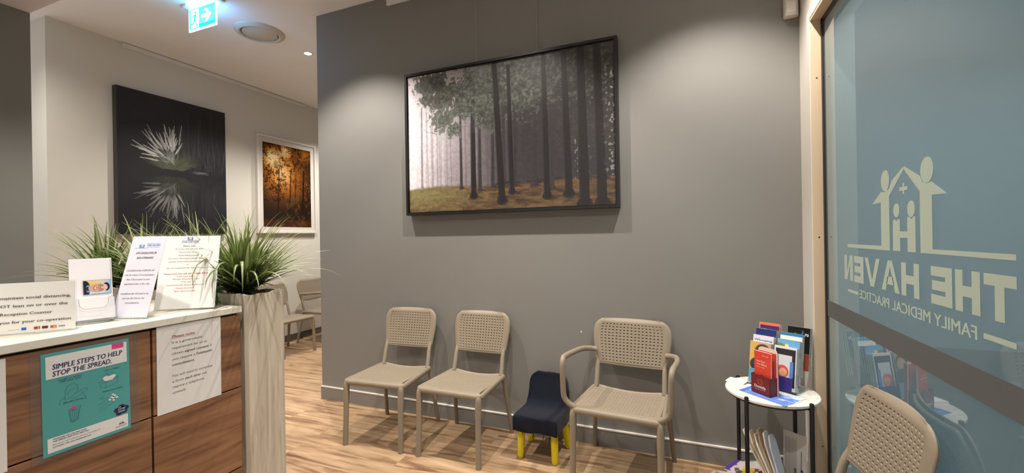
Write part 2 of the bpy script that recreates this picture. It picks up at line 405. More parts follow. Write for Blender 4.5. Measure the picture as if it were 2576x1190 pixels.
MG = frame_M((GX-.0008, 0, 0), (0, 1, 0), (0, 0, 1))
# block capitals built as wide bold lettering
def blk(txt, x, wl, y, h, st, gap, M, bm):
    """heavy block capitals: x start, list of letter widths"""
    for ch, w in zip(txt, wl):
        R_ = lambda a0, a1, c0, c1: rect(bm, x+a0*w, x+a1*w, y+c0*h, y+c1*h, 0, M)
        s = st/w; v = st/h*.85
        if ch == 'T': R_(0, 1, 1-v, 1); R_(.5-s/2, .5+s/2, 0, 1-v)
        elif ch == 'H': R_(0, s, 0, 1); R_(1-s, 1, 0, 1); R_(s, 1-s, .5-v/2, .5+v/2)
        elif ch == 'E': R_(0, s, 0, 1); R_(s, 1, 0, v); R_(s, 1, 1-v, 1); R_(s, .95, .5-v/2, .5+v/2)
        elif ch == 'A':
            P_ = lambda pts: poly(bm, [(x+a*w, y+c*h) for a, c in pts], 0, M)
            P_([(0, 0), (s, 0), (.5+.0*s, .80), (.5, 1), (.5-s*.5, 1)]); P_([(1, 0), (.5+s*.5, 1), (.5, 1), (.5, .80), (1-s, 0)]); P_([(.28, .22), (.72, .22), (.64, .22+v), (.36, .22+v)])
        elif ch == 'V':
            P_ = lambda pts: poly(bm, [(x+a*w, y+c*h) for a, c in pts], 0, M)
            P_([(0, 1), (.5-s*.5, 0), (.5, 0), (.5, .22), (s, 1)]); P_([(1, 1), (1-s, 1), (.5, .22), (.5, 0), (.5+s*.5, 0)])
        elif ch == 'N':
            P_ = lambda pts: poly(bm, [(x+a*w, y+c*h) for a, c in pts], 0, M)
            R_(0, s, 0, 1); R_(1-s, 1, 0, 1); P_([(s, 1), (s, .68), (1-s, 0), (1-s, .32)])
        if ch != ' ': x += w+gap
        else: x += w
blk('THE HAVEN', 1.243, [.107, .100, .103, .052, .112, .135, .135, .098, .098], 1.168, .107, .032, .0135, MG, LOG)
text_into(LOG, 'FAMILY MEDICAL PRACTICE', 1.377, 1.108, .0345, MG, bold=True, width=.735)
lg = obj('vinyl_logo', LOG, FILMV, win, label='pale mirrored logo of people under a roof with the practice name')
b = B(); bx(b, GX-.0012, GX-.0005, -4, 2.533, .962, 1.040); obj('safety_strip', b, bar, win, label='dark grey safety band across the glass')

# the shaded mall corridor beyond the glass
b = B(); bx(b, .80, 4.6, -4, 6.4, .0005, .006); struct('floor_corridor', b, mat('dark_slate_tiles', '39474b', .5))
OUT = mat('teal_grey_outer_wall', '8ea2a8', .8)
b = B(); bx(b, 4.6, 4.7, -4, 7.2, 0, CZ); bx(b, .8, 4.6, 6.4, 6.5, 0, CZ); struct('wall_corridor', b, OUT)
b = B(); bx(b, .8, 4.7, -4, 6.5, CZ, CZ+.1); struct('ceiling_corridor', b, OUT)
light('corridor_light', 'AREA', (2.6, 2.6, CZ-.05), 92, (.93, .975, 1.0), shape='RECTANGLE', size=2.6, size_y=5.5)

# ------------------------------------------------------------------ downlights
LTRIM = mat('white_downlight_trim', 'd9d4cc', .4); LENS = mat('lit_lens', 'ffffff', .5, emit=(1, .93, .82), estr=25)
def downlight(x, y, z, label, watts, spot=110, blend_=.5):
    t = thing('downlight', label, 'ceiling light', (x, y, z), 0, 'recessed ceiling downlights')
    b = B(); lathe(b, [(.033, -.001), (.036, -.006), (.048, -.004), (.052, 0), (.033, 0)], 28); obj('trim_ring', b, LTRIM, t, smooth=True)
    b = B(); lathe(b, [(0, -.002), (.033, -.002)], 24); obj('lens', b, LENS, t)
    l = light('downlight_lamp', 'SPOT', (0, 0, -.012), watts, (1, .93, .86), t, spot_size=math.radians(spot), spot_blend=blend_, shadow_soft_size=.022)
    return t
downlight(-3.59, 3.31, CZ, 'lit round downlight in the hallway ceiling beside the grey wall corner', 120, 130, .6)
downlight(-2.38, 2.07, CZ, 'round downlight washing the left end of the grey wall', 135, 104, .5)
downlight(-1.10, 2.07, CZ, 'round downlight washing the forest picture', 105, 98, .5)
downlight(.18, 2.07, CZ, 'round downlight washing the right end of the grey wall', 135, 98, .5)
downlight(-4.0, 4.9, CZ, 'added unseen round downlight at the far end of the hallway ceiling', 140, 130, .7)  # unseen lamp added to brighten the hallway ceiling and cream wall
downlight(-.6, .45, CZ, 'round downlight in the middle of the waiting room ceiling', 70, 130, .6)
downlight(-4.3, 1.0, CZ, 'added round downlight hidden in the ceiling behind the reception wall', 70, 150, .7)  # extra fill lamp, added and kept out of view by the bulkhead
downlight(-1.60, .50, 2.73, 'round downlight in the low ceiling above the counter', 46, 110, .5)
downlight(-3.05, .45, 2.73, 'round downlight in the low ceiling beside the reception wall', 24, 110, .5)
# ------------------------------------------------------------------ stackable perforated chairs
RESIN = mat('taupe_moulded_resin', '8a7e6c', .5, spec=.35, bump=.05, bscale=900)
def perf_panel(bm, P, nx, ny, mu, mv, hole=.3, skip=None, sub=1, dimple=None):
    us = [mu*i/sub for i in range(sub)]+[mu+(1-2*mu)*i/nx for i in range(nx+1)]+[1-mu+mu*(i+1)/sub for i in range(sub)]
    vs_ = [mv[0]*i/sub for i in range(sub)]+[mv[0]+(1-mv[0]-mv[1])*j/ny for j in range(ny+1)]+[1-mv[1]+mv[1]*(i+1)/sub for i in range(sub)]
    cache = {}
    def V(u, v):
        k = (round(u, 6), round(v, 6))
        if k not in cache: cache[k] = bm.verts.new(P(u, v))
        return cache[k]
    NU, NV = nx+2*sub, ny+2*sub
    for j in range(NV):
        for i in range(NU):
            u0, u1, v0, v1 = us[i], us[i+1], vs_[j], vs_[j+1]; uc, vc = (u0+u1)/2, (v0+v1)/2
            out = [V(u0, v0), V(uc, v0), V(u1, v0), V(u1, vc), V(u1, v1), V(uc, v1), V(u0, v1), V(u0, vc)]
            holed = sub <= i < NU-sub and sub <= j < NV-sub and not (skip and skip(i-1, j-1))
            if holed:
                du, dv = (u1-u0)*hole, (v1-v0)*hole
                inn = [V(uc+du*math.cos(a), vc+dv*math.sin(a)) for a in [math.radians(-135+45*k) for k in range(8)]]
                for k in range(8): bm.faces.new((out[k], out[(k+1) % 8], inn[(k+1) % 8], inn[k]))
                if dimple:
                    low = [bm.verts.new(P(uc+du*dimple[0]*math.cos(a), vc+dv*dimple[0]*math.sin(a))+Vector(dimple[1])) for a in [math.radians(-135+45*k) for k in range(8)]]
                    for k in range(8): bm.faces.new((inn[k], inn[(k+1) % 8], low[(k+1) % 8], low[k]))
            else:
                c = V(uc, vc)
                for k in range(0, 8, 2): bm.faces.new((out[k], out[k+1], c, out[(k-1) % 8]))
    return bm
def solid(o, t, off=0):
    md = o.modifiers.new('thickness', 'SOLIDIFY'); md.thickness = t; md.offset = off; return o
def sgn(x): return -1 if x < 0 else 1
def make_chair(label, loc, rotz, arms=False, group='perforated resin waiting room chairs'):
    t = thing('armchair' if arms else 'side_chair', label, 'chair', loc, rotz, group)
    wx = 1.10 if arms else 1.0
    # seat
    def PS(u, v):
        x = (u-.5)*2*(.206-.006*v)*wx; y = -.232+.405*v
        q = 1-((u-.5)*2)**2; z = .438-.020*min(1, max(v, 0)*2.2)*max(q, 0)**.8
        z -= .008*v
        if v < .05: z -= .004
        return Vector((x, y, z))
    b = B(); perf_panel(b, PS, 22, 20, .05, (.06, .06), .15)
    solid(obj('seat', b, RESIN, t, smooth=True), .006, -1)
    # rounded rim under the seat
    rim = []
    for (cx_, cy_, a0) in ((.178, .15, 0), (-.178, .15, 90), (-.196, -.21, 180), (.196, -.21, 270)):
        for k in range(5):
            a = math.radians(a0+90*k/4); rim.append((cx_*wx+.024*math.cos(a), cy_+.024*math.sin(a), .417))
    k0 = 5; rim = rim[:k0]+[(x_*wx, .174, .417-.017*(1-(x_/.178)**2)) for x_ in (.14, .10, .05, 0, -.05, -.10, -.14)]+rim[k0:]
    b = B(); tube(b, rim, .0145, 12, closed=True, sy=1.32); obj('seat_frame', b, RESIN, t, smooth=True)
    # front and rear legs
    for s in (-1, 1):
        xf = .208*wx*s
        b = B(); tube(b, catmull([(xf*.93, -.215, .428), (xf, -.231, .405), (xf*1.005, -.236, .33), (xf*1.01, -.243, .16), (xf*1.02, -.25, 0)], 5), [.018]*4+[.0195]*8+[.0175]*9, 14)
        obj('leg', b, RESIN, t, smooth=True)
        xr = .190*wx*s
        b = B(); tube(b, catmull([(xr, .150, .424), (xr*1.02, .176, .405), (xr*1.07, .200, .28), (xr*1.13, .228, .12), (xr*1.17, .250, 0)], 5), [.017]*6+[.0165]*6+[.014]*9, 14)
        obj('leg', b, RESIN, t, smooth=True)
    # backrest
    zb, zt = .563, .840; r = .080
    def W(z, tub=False):
        w = (.196+.02*min((z-zb)/.15, 1))*wx
        if z < zb+.022 and not tub: w -= .010*(1-(z-zb)/.022)
        if z > zt-r: dz = z-(zt-r); w = w-r+math.sqrt(max(r*r-dz*dz, 0))
        return w
    def back_at(a, z):
        y = .168+(z-.43)*.205 - .024*(a*a) + .024
        return y
    def PB(u, v):
        z = zb+(zt-zb)*v; a = (u-.5)*2
        zz = z-.010*(1-a*a)*(1-v)
        e = max(0, 1-min(u, 1-u)/.09, 1-(1-v)/.095, 1-v/.06); e = min(e, 1)
        return Vector((a*(W(z)+.003), back_at(a, zz)+.016*e*e, zz))
    nr = 13; nc = 17 if arms else 16
    b = B(); perf_panel(b, PB, nc, nr, .09, (.06, .095), .33, sub=3, dimple=(.60, (0, .0035, 0)))
    solid(obj('backrest', b, RESIN, t, smooth=True), .004, 0)
    pts = []
    for s in (-1, 1):
        seg = [Vector((.186*wx*s, .162, .425)), Vector((.185*wx*s, .177, .47))]
        for k in range(9):
            z = zb-.02+(zt-r-zb+.02)*k/8; seg.append(Vector((s*(W(max(z, zb), True)-.013), back_at(1, z)+(.019 if k > 3 else .004+.005*k), z)))
        for k in range(1, 7):
            a = math.radians(90*k/7); z = zt-r+r*math.sin(a); seg.append(Vector((s*(W(z)-.013), back_at(1, z)+.021, z-.016)))
        pts.append(seg)
    top = [Vector((x, back_at(x/W(zt), zt)+.022, zt-.020)) for x in [W(zt)*(1-k/4) for k in range(9)]]
    path = pts[1] + top + pts[0][::-1]
    n = len(path); RR = [.0155, .0155, .0145, .013]+[.0080]*(n-8)+[.013, .0145, .0155, .0155]
    b = B(); tube(b, path, RR, 12)
    lo = [PB(u/16, 0)+Vector((0, -.006, .004)) for u in range(17)]
    tube(b, lo, .0080, 10); obj('back_frame', b, RESIN, t, smooth=True)
    if arms:
        for s in (-1, 1):
            P = [(.213*s, .200, .648), (.245*s, .178, .655), (.278*s, .12, .664), (.292*s, .0, .674), (.290*s, -.185, .692), (.288*s, -.222, .686), (.286*s, -.238, .660), (.284*s, -.240, .60), (.282*s, -.238, .505), (.274*s, -.235, .472), (.254*s, -.231, .450), (.222*s, -.226, .430)]
            b = B(); tube(b, catmull(P, 5), .0155, 12, sy=1.1); obj('armrest', b, RESIN, t, smooth=True)
    return t
def dup(root, loc, rotz, label, group=None):
    r = root.copy(); C.objects.link(r); r.location = loc; r.rotation_euler = (0, 0, rotz); r['label'] = label
    if group: r['group'] = group
    for ch in list(root.children):
        c = ch.copy(); C.objects.link(c); c.parent = r
        for g in ch.children:
            d = g.copy(); C.objects.link(d); d.parent = c
    return r
R_ = math.radians
ch = make_chair('armless taupe perforated chair on the left, nearest the grey wall corner', (-1.926, 2.475, 0), R_(4.5))
dup(ch, (-1.352, 2.50, 0), R_(-.5), 'armless taupe perforated chair standing next to the small navy child chair')
dup(ch, (.350, 1.655, 0), R_(-85), 'armless taupe chair in the foreground with its back against the glass')
dup(ch, (-4.52, 3.76, 0), R_(87), 'armless taupe chair in the hallway behind the planter')
ac = make_chair('taupe perforated chair with armrests between the child chair and brochure table', (-.325, 2.50, 0), R_(-4.5), True)
dup(ac, (-4.55, 4.42, 0), R_(92), 'taupe chair with armrests in the hallway, partly hidden by the grey wall')

# ------------------------------------------------------------------ child's chair
NAVY = mat('navy_cotton_cover', '161923', .95, sheen=.1, bump=.3, bscale=120, spec=.1); YEL = mat('yellow_plastic', 'd9c51c', .45)
cc = thing('child_chair', 'small child chair with navy fabric cover and yellow legs', 'chair', (-.838, 2.555, 0), R_(-2))
for sx_, y0, y1, x0, x1 in ((-1, -.085, -.100, .105, .112), (1, -.085, -.100, .105, .112), (-1, .095, .125, .105, .128), (1, .095, .125, .105, .128)):
    b = B(); tube(b, [(sx_*x1, y1, 0), (sx_*x1, y1, .006), (sx_*x1, y1, .02), (sx_*(x0+x1)/2, (y0+y1)/2, .13), (sx_*x0, y0, .24)], [.013, .018, .0215, .0225, .0225], 18)
    obj('leg', b, YEL, cc, smooth=True)
def cover_mesh():
    bm = B(); rn = random.Random(4)
    # profile of the draped cover: rows from the front hem up over the seat and the back, then down behind
    prof = [(-.148, .188), (-.150, .215), (-.150, .262), (-.149, .276), (-.143, .2815), (-.09, .281), (-.03, .276), (.03, .275), (.062, .280), (.082, .298), (.096, .335), (.108, .380), (.118, .420), (.124, .452), (.132, .472), (.148, .476), (.160, .462), (.162, .42), (.158, .34), (.156, .26), (.152, .20)]
    N = 22; rows = []
    for j, (y, z) in enumerate(prof):
        row = []
        if z > .38: hw = .132*max(0.02, 1-max(0, (z-.38)/.101)**4.2)**.42
        elif j < 8: hw = .142
        elif z > .30 : hw = .132
        else: hw = .138
        for i in range(N+1):
            a = i/N*2-1; x = hw*math.sin(a*PI/2*.98)/math.sin(PI/2*.98)
            zz = z; yy = y
            if 2 < j < 9: zz -= .020*max(0, abs(a)-.9)*10*.6
            if 9 <= j <= 13: yy -= .012*a*a*0 - .010*(1-a*a)
            wr = .0014*math.sin(7*a+j*1.3)+.0006*math.sin(15*a-j*.7)
            if j < 3: yy += .002*math.sin(4*a+1)
            if j in (0, 20): zz += .004*math.sin(4*a)+.001*math.sin(9*a+1)
            row.append(bm.verts.new((x, yy+wr, zz+wr)))
        rows.append(row)
    for A, D in zip(rows, rows[1:]):
        for i in range(N): bm.faces.new((A[i], A[i+1], D[i+1], D[i]))
    # side skirts of the seat and sides of the back
    for s, e in ((-1, 0), (1, N)):
        seat_edge = [rows[j][e] for j in range(4, 9)]
        low = [bm.verts.new((s*(.143+.004*math.sin(k*2.1)), v.co.y, .190+.006*math.sin(k*1.7))) for k, v in enumerate(seat_edge)]
        mid = [bm.verts.new((s*(.146+.003*math.sin(k*2.6+1)), v.co.y, .238)) for k, v in enumerate(seat_edge)]
        for k in range(4):
            bm.faces.new((seat_edge[k], seat_edge[k+1], mid[k+1], mid[k])); bm.faces.new((mid[k], mid[k+1], low[k+1], low[k]))
        bm.faces.new((rows[4][e], mid[0], rows[2][e], rows[3][e])); bm.faces.new((mid[0], low[0], rows[0][e], rows[1][e], rows[2][e]))
        # close back side: match front rows 8..14 with rear rows 20..15
        fr = [rows[j][e] for j in range(8, 15)]; re_ = [rows[j][e] for j in (19, 18, 18, 17, 17, 16, 15)]
        for k in range(6):
            vs = [fr[k], fr[k+1], re_[k+1], re_[k]]; vs = list(dict.fromkeys(vs))
            if len(vs) > 2: bm.faces.new(vs)
        bm.faces.new((fr[0], rows[19][e], rows[20][e], low[4], mid[4]))
    return bm
o = obj('fabric_cover', cover_mesh(), NAVY, cc, smooth=True); o.data.polygons.foreach_set('use_smooth', [True]*len(o.data.polygons))
md = o.modifiers.new('s', 'SUBSURF'); md.levels = md.render_levels = 2
for x_, z_ in ((-.088, .155), (-.02, .150), (.045, .135), (.085, .12)):
    b = B(); tube(b, catmull([(x_, -.13, .20), (x_+.006, -.125, .175), (x_-.004, -.12, z_)], 4), .0022, 6)
    obj('tie_string', b, mat('black_cord', '101015', .8), cc)

# ------------------------------------------------------------------ ceiling and wall fittings
t = thing('air_diffuser', 'round white air diffuser in the hallway ceiling', 'air vent', (-3.63, 2.80, CZ))
VG = mat('diffuser_grey_white', 'c2bcb4', .5); VD = mat('vent_dark', '14110f', .8)
b = B(); lathe(b, [(.150, 0), (.150, -.002), (.158, -.022), (.170, -.026), (.205, -.010), (.210, -.002), (.210, 0)], 64); obj('outer_ring', b, VG, t, smooth=True)
b = B(); lathe(b, [(0, -.018), (.140, -.018), (.146, -.014), (.143, -.006), (0, -.006)], 64); obj('centre_disc', b, VG, t, smooth=True)
b = B(); lathe(b, [(0, -.002), (.152, -.002)], 48); obj('dark_gap', b, VD, t)
# exit sign
t = thing('exit_sign', 'glowing green running man exit sign with arrow hanging from the ceiling', 'exit sign', (-3.59, 2.27, CZ), R_(0))
b = B(); bx(b, -.21, .20, -.05, .05, -.018, 0, bev=.004); obj('ceiling_plate', b, TRIMW, t)
SGN = mat('glowing_sign_edge', 'cfe9ff', .3, emit=(.40, .72, 1.0), estr=1.15)
SGG = mat('glowing_sign_green', '20c8c0', .3, emit=(.0, .42, .40), estr=1.0)
SGW = mat('glowing_sign_white', 'e0fbff', .3, emit=(.42, .62, .66), estr=1.0)
b = B(); bx(b, -.178, .165, -.005, .005, -.212, -.018, bev=.002); obj('acrylic_blade', b, SGN, t)
MS = frame_M((-.163, -.0056, -.196), (1, 0, 0), (0, 0, 1))
b = B(); rect(b, 0, .313, 0, .165, .0000, MS); obj('green_panel', b, SGG, t)
b = B(); Z_ = .0006
rect(b, .014, .118, .006, .158, Z_, MS)
poly(b, [(.150, .100), (.150, .070), (.215, .070), (.185, .032), (.215, .032), (.272, .085), (.215, .140), (.185, .140), (.215, .100)], Z_, MS)
obj('white_door_and_arrow', b, SGW, t)
b = B(); Z_ = .0012
poly(b, ell(.078, .130, .010, .012, 16), Z_, MS)
line(b, [(.074, .115), (.062, .070)], .020, Z_, MS); line(b, [(.074, .112), (.050, .100), (.036, .080)], .008, Z_, MS); line(b, [(.074, .108), (.095, .092), (.112, .098)], .008, Z_, MS)
line(b, [(.062, .074), (.050, .045), (.020, .040)], .011, Z_, MS); line(b, [(.064, .074), (.086, .045), (.094, .012)], .011, Z_, MS)
obj('running_figure', b, SGG, t)
light('exit_glow', 'AREA', (0, -.03, -.10), 1.5, (.18, .55, 1.0), t, size=.25).rotation_euler = (R_(110), 0, 0)
light('exit_glow_back', 'AREA', (0, .03, -.10), 1.2, (.18, .55, 1.0), t, size=.25).rotation_euler = (R_(-110), 0, 0)
# picture rails
RAIL = mat('white_aluminium_rail', 'dad8ce', .4)
t = obj('picture_rail', bx(B(), -5.0, -4.985, 2.40, 4.53, 3.275, 3.318, bev=.002), RAIL); tagp(t, 'long pale picture hanging rail at the top of the cream wall', 'picture rail')
t = obj('picture_rail', bx(B(), -2.17, .35, WY-.014, WY-.0005, 3.245, 3.31, bev=.002), mat('white_aluminium_rail_bright', 'd8d6d2', .4)); tagp(t, 'white picture hanging rail at the top of the grey wall', 'picture rail')
for x_, lb in ((-1.377, 'left steel picture cable on the grey wall'), (-.911, 'right steel picture cable on the grey wall')):
    b = B(); tube(b, [(x_, WY-.006, 2.60), (x_, WY-.006, 3.246)], .0013, 6); tagp(obj('picture_cable', b, mat('steel_cable', 'b5b2ac', .35, metal=.6)), lb+', running up from the forest picture', 'cable')
# motion sensor
t = thing('motion_sensor', 'white motion detector in the corner above the door frame', 'sensor', (.583, WY, 2.66))
b = B(); prism(b, [(-.035, 0), (.035, 0), (.035, -.03), (.026, -.048), (-.026, -.048), (-.035, -.03)], .15, lambda a, c, d: Vector((a, c, d-.085)))
bmesh.ops.bevel(b, geom=list(b.edges), offset=.004, segments=2, affect='EDGES'); obj('housing', b, TRIMW, t, smooth=True)
b = B(); prism(b, [(-.024, -.046), (.024, -.046), (.018, -.052), (-.018, -.052)], .06, lambda a, c, d: Vector((a, c, d-.07))); obj('sensor_lens', b, mat('sensor_lens_white', 'e2ddd4', .3), t)
b = B(); tube(b, [(-.008, -.047, .02), (-.008, -.0495, .02)], .003, 10); obj('indicator', b, BLK, t)

# ------------------------------------------------------------------ framed pictures
FRB = mat('black_timber_frame', '15120f', .4); BACK = mat('picture_backing', '2a2622', .8)
def forest():
    nx, ny = 620, 420; img = np.zeros((ny, nx, 3)); Y, X = np.mgrid[0:ny, 0:nx]; X = X/nx; Y = Y/ny
    fog = np.clip(1-X*2.0, 0, 1)
    base = np.array([50, 47, 47])/255; mist = np.array([222, 213, 218])/255
    img[:] = base; blend(img, fog**.8, mist); blend(img, np.clip(.55-np.abs(X-.12)*2.5, 0, 1)*np.clip(Y-.3, 0, 1), (.90, .88, .87))
    blend(img, .35*np.clip(1-Y*1.2, 0, 1)*(X > .2)*np.clip(1.4-X*1.7, 0, 1), (.47, .42, .46))
    n1 = fbm(nx, ny, 9, 6, 3); n2 = fbm(nx, ny, 40, 26, 5); n3 = fbm(nx, ny, 90, 60, 9, 3)
    rn = random.Random(11); wh = 1.61/1.083
    # distant trunks
    for k in range(46):
        x = rn.uniform(.10, .98); w = rn.uniform(.004, .011); h = rn.uniform(.55, .8); c = .60-.48*min(x*1.35, 1)+rn.uniform(-.04, .04)
        c = max(c, .2); stroke(img, (x, .17), (x+rn.uniform(-.006, .004), h), w, w*.8, (c, c*.93, c*.98), .75*min(1, .5+x))
    TR = [(0.075, 0.179, 0.078, 0.66, 0.012, 0), (0.291, 0.161, 0.291, 0.56, 0.015, 1), (0.388, 0.14, 0.389, 0.62, 0.018, 1), (0.453, 0.16, 0.456, 0.6, 0.016, 1), (0.561, 0.156, 0.561, 0.83, 0.014, 1), (0.651, 0.154, 0.657, 0.75, 0.023, 1), (0.731, 0.122, 0.729, 0.8, 0.021, 1), (0.955, 0.166, 0.953, 0.9, 0.022, 1),
          (0.355, 0.099, 0.356, 0.66, 0.028, 2), (0.546, 0.115, 0.535, 0.96, 0.023, 2), (0.497, 0.059, 0.468, 0.99, 0.034, 2), (0.709, 0.074, 0.70, 0.99, 0.029, 2), (0.805, 0.084, 0.79, 0.98, 0.034, 2), (0.872, 0.017, 0.862, 0.985, 0.044, 2), (0.945, 0.018, 0.93, 0.98, 0.042, 2)]
    for x0, y0, x1, y1, w, kd in TR:
        if y1 < .9: stroke(img, (x0, y0), (x1, y1+.1), w, w*.7, ((.52, .47, .50), (.20, .185, .19), (.15, .14, .14))[kd], .9)
    # canopy of the near trees on the left
    cen = [(.14, .93, .13), (.22, .82, .14), (.30, .75, .14), (.20, .66, .09), (.25, .58, .06), (.36, .86, .16), (.42, .68, .10), (.50, .88, .18), (.42, .60, .06), (.11, .82, .06), (.62, .92, .16), (.75, .92, .2), (.88, .9, .2), (.58, .72, .14), (.68, .78, .14), (.47, .78, .14)]
    D = np.zeros((ny, nx))-1.2
    for cx_, cy_, r_ in cen: D = np.maximum(D, 1-np.hypot((X-cx_)*1.25, (Y-cy_))/r_)
    m = np.clip((D*1.15+(n2-.5)*1.7+(n1-.5)*1.0+(n3-.5)*1.5)*4, 0, 1)
    g = .09+.24*n3+.10*n2+.10*np.clip(.4-X, 0, .4)
    lay = np.stack([g*.98, g*1.03, g*.93], -1); img[:] = img*(1-m[..., None]*.88)+lay*m[..., None]*.88
    dk = np.clip((X-.42)*2.2, 0, 1)*np.clip((Y-.35)*2, 0, 1); blend(img, dk*.55, (.20, .19, .185))
    tw = (n3 > .66)*dk; blend(img, tw*.25, (.45, .45, .42))
    # ground
    hz = .175+.012*np.sin(X*9)+.012*(n2-.5); gm = np.clip((hz-Y)*60, 0, 1); gr = fbm(nx, ny, 26, 60, 21, 4)
    gc = np.stack([.20+.36*gr, .155+.29*gr, .11+.21*gr], -1)*(.85+.5*np.clip(.5-X, 0, .5))[..., None]
    gg = np.clip(1-np.hypot((X-.08)*2.4, (Y-.12)*7), 0, 1)[..., None]; gc = gc*(1-gg*.7)+np.array([.52, .52, .33])*gg*.7
    gc[..., 0] += .02*np.clip((X-.3), 0, .4)*(gr > .5)
    img[:] = img*(1-gm[..., None])+gc*gm[..., None]
    for k in range(160):
        x = rn.uniform(.2, 1); y = rn.uniform(.02, .17); L = rn.uniform(.01, .05)
        stroke(img, (x, y), (x+L, y+rn.uniform(-.006, .006)), .003, .001, (.16, .13, .11), .35)
    for k in range(18):
        x = rn.uniform(.42, 1); stroke(img, (x, .175+rn.uniform(-.01, .01)), (x+rn.uniform(.02, .07), .17+rn.uniform(-.01, .02)), .006, .003, (.12, .10, .10), .8)
    for x0, y0, x1, y1, w, kd in TR:
        c = {0: (.52, .47, .50), 1: (.20, .185, .19), 2: (.125, .112, .11)}[kd]
        if kd == 2 or kd == 1: stroke(img, (x0, y0), (x1, y1 if y1 > .9 else y1-.13), w, w*.72, c, .93)
        stroke(img, (x0, y0+.008), (x0, y0-.004), w*1.35, w*1.6, c, .8)
        stroke(img, (x0-w*.42, y0), (x1-w*.30, y1 if y1 > .9 else y1-.13), .002, .001, (.36, .33, .33) if kd else c, .35)
        if kd: stroke(img, (x0+w*.5, y0), (x0+w*.5+.035, y0-.025), .012, .002, (.14, .10, .08), .45)
    for k in range(70):   # bare branches
        x = rn.choice([.47, .47, .70, .54, .36, .61, .79, .16, .25]); y = rn.uniform(.55, .97); L = rn.uniform(.03, .10)*rn.choice([-1, 1])
        p = (x, y)
        for q in range(3):
            p2 = (p[0]+L/3, p[1]+rn.uniform(-.005, .035)); stroke(img, p, p2, .004-.001*q, .003-.001*q, (.13, .12, .12), .7); p = p2
    sp = np.clip((n3-.60)*9, 0, 1)*np.clip((X-.945)*30, 0, 1)*(Y > .15)*(Y < .86)
    blend(img, sp*.45, (.72, .72, .68))
    for x_ in (.838, .895): blend(img, np.clip((n3-.62)*9, 0, 1)*(np.abs(X-x_) < .006)*(Y < .42)*(Y > .16)*.5, (.62, .62, .60))
    text = None
    return img*(.88+.24*n3[..., None])
t = thing('forest_picture', 'large framed photo of misty pine forest on the grey wall', 'picture', (-1.975, WY, 1.553))
b = B(); W_, H_ = 1.612, 1.088
bx(b, 0, .018, -.062, -.004, 0, H_); bx(b, W_-.018, W_, -.062, -.004, 0, H_); bx(b, .018, W_-.018, -.062, -.004, 0, .018); bx(b, .018, W_-.018, -.062, -.004, H_-.018, H_); obj('frame', b, FRB, t)
b = B(); bx(b, .018, W_-.018, -.045, -.012, .018, H_-.018); obj('canvas_edge', b, FRB, t)
painted('printed_forest', forest(), W_-.046, H_-.046, frame_M((.023, -.0475, .023), (1, 0, 0), (0, 0, 1)), t, .35)
def pampas():
    nx, ny = 380, 530; img = np.zeros((ny, nx, 3)); img[:] = (.135, .135, .148); wh = 1.02/1.41; rn = random.Random(5)
    n1 = fbm(nx, ny, 7, 9, 31); n3 = fbm(nx, ny, 60, 80, 33, 3)
    Y, X = np.mgrid[0:ny, 0:nx]; X = X/nx; Y = Y/ny
    img += (n1[..., None]-.5)*.05
    def reeds(flip, cnt, al):
        for k in range(cnt):
            x = rn.uniform(.52, 1.0); y0 = rn.uniform(.46, .62); L = rn.uniform(.08, .36)
            if flip: y0 = .90-y0; L = -L*.9
            c = rn.uniform(.22, .40); stroke(img, (x, y0), (x+rn.uniform(-.06, .05), y0+L), .003, .0015, (c, c, c*1.05), al)
    reeds(False, 260, .45); reeds(True, 160, .25)
    for k in range(1100):
        a = rn.uniform(.2, PI-.1); L = rn.uniform(.05, .21); cx_, cy_ = .44+rn.uniform(-.09, .13), .475+rn.uniform(0, .03)
        g = rn.uniform(.22, .42); stroke(img, (cx_, cy_), (cx_+L*math.cos(a), cy_+L*math.sin(a)*.75), .0035, .0015, (g*.95, g, g*.80), .5)
        stroke(img, (cx_, .90-cy_), (cx_+L*math.cos(a), .90-cy_-L*math.sin(a)*.75), .005, .002, (g*.6, g*.62, g*.55), .35)
    def plume(x0, y0, x1, y1, w, c, al):
        stroke(img, (x0, y0), (x1, y1), w*.22, w*.12, (c*.8, c*.82, c*.8), al*.6)
        for k in range(30):
            s = k/30; x = x0+(x1-x0)*(.44+.56*s); y = y0+(y1-y0)*(.44+.56*s)
            for q in (-1, 1):
                L = w*(1.25-s)*rn.uniform(.4, 1.0); dx, dy = x1-x0, y1-y0; n = math.hypot(dx, dy)
                ux, uy = dx/n, dy/n
                stroke(img, (x, y), (x+ux*L*1.3-uy*q*L*.45, y+uy*L*1.0+ux*q*L*.4), .0034, .0018, (c, c*1.0, c*.97), al*rn.uniform(.45, .9))
    for k in range(38):
        a = math.radians(58+k*124/38+rn.uniform(-3, 3)); L = rn.uniform(.24, .33)*(1 if k > 6 else .75)
        x0, y0 = .42+rn.uniform(-.02, .08), .53+rn.uniform(-.02, .03)
        x1, y1 = x0+L*math.cos(a)*1.0, y0+L*math.sin(a)*.88
        plume(x0, y0, x1, y1, .022, rn.uniform(.60, .86), .85)
        plume(x0+.01, .895-y0, x1+.015, .895-y1+.0, .022, rn.uniform(.40, .58), .7)
    for k in range(40):
        x = rn.uniform(.62, .78); stroke(img, (x, .475+rn.uniform(-.01, .01)), (x+rn.uniform(.01, .05), .475+rn.uniform(-.012, .012)), .003, .002, (.5, .5, .52), .5)
    return img
t = thing('dark_pampas_picture', 'large black picture of white pampas plumes mirrored in water', 'picture', (-5.0, 2.318, 1.462))
b = B(); bx(b, .002, .060, 0, 1.030, 0, 1.415); obj('canvas_edge', b, mat('dark_canvas_edge', '35312e', .7), t)
painted('printed_pampas', pampas(), 1.022, 1.407, frame_M((.0606, .004, .004), (0, 1, 0), (0, 0, 1)), t, .45, .3)
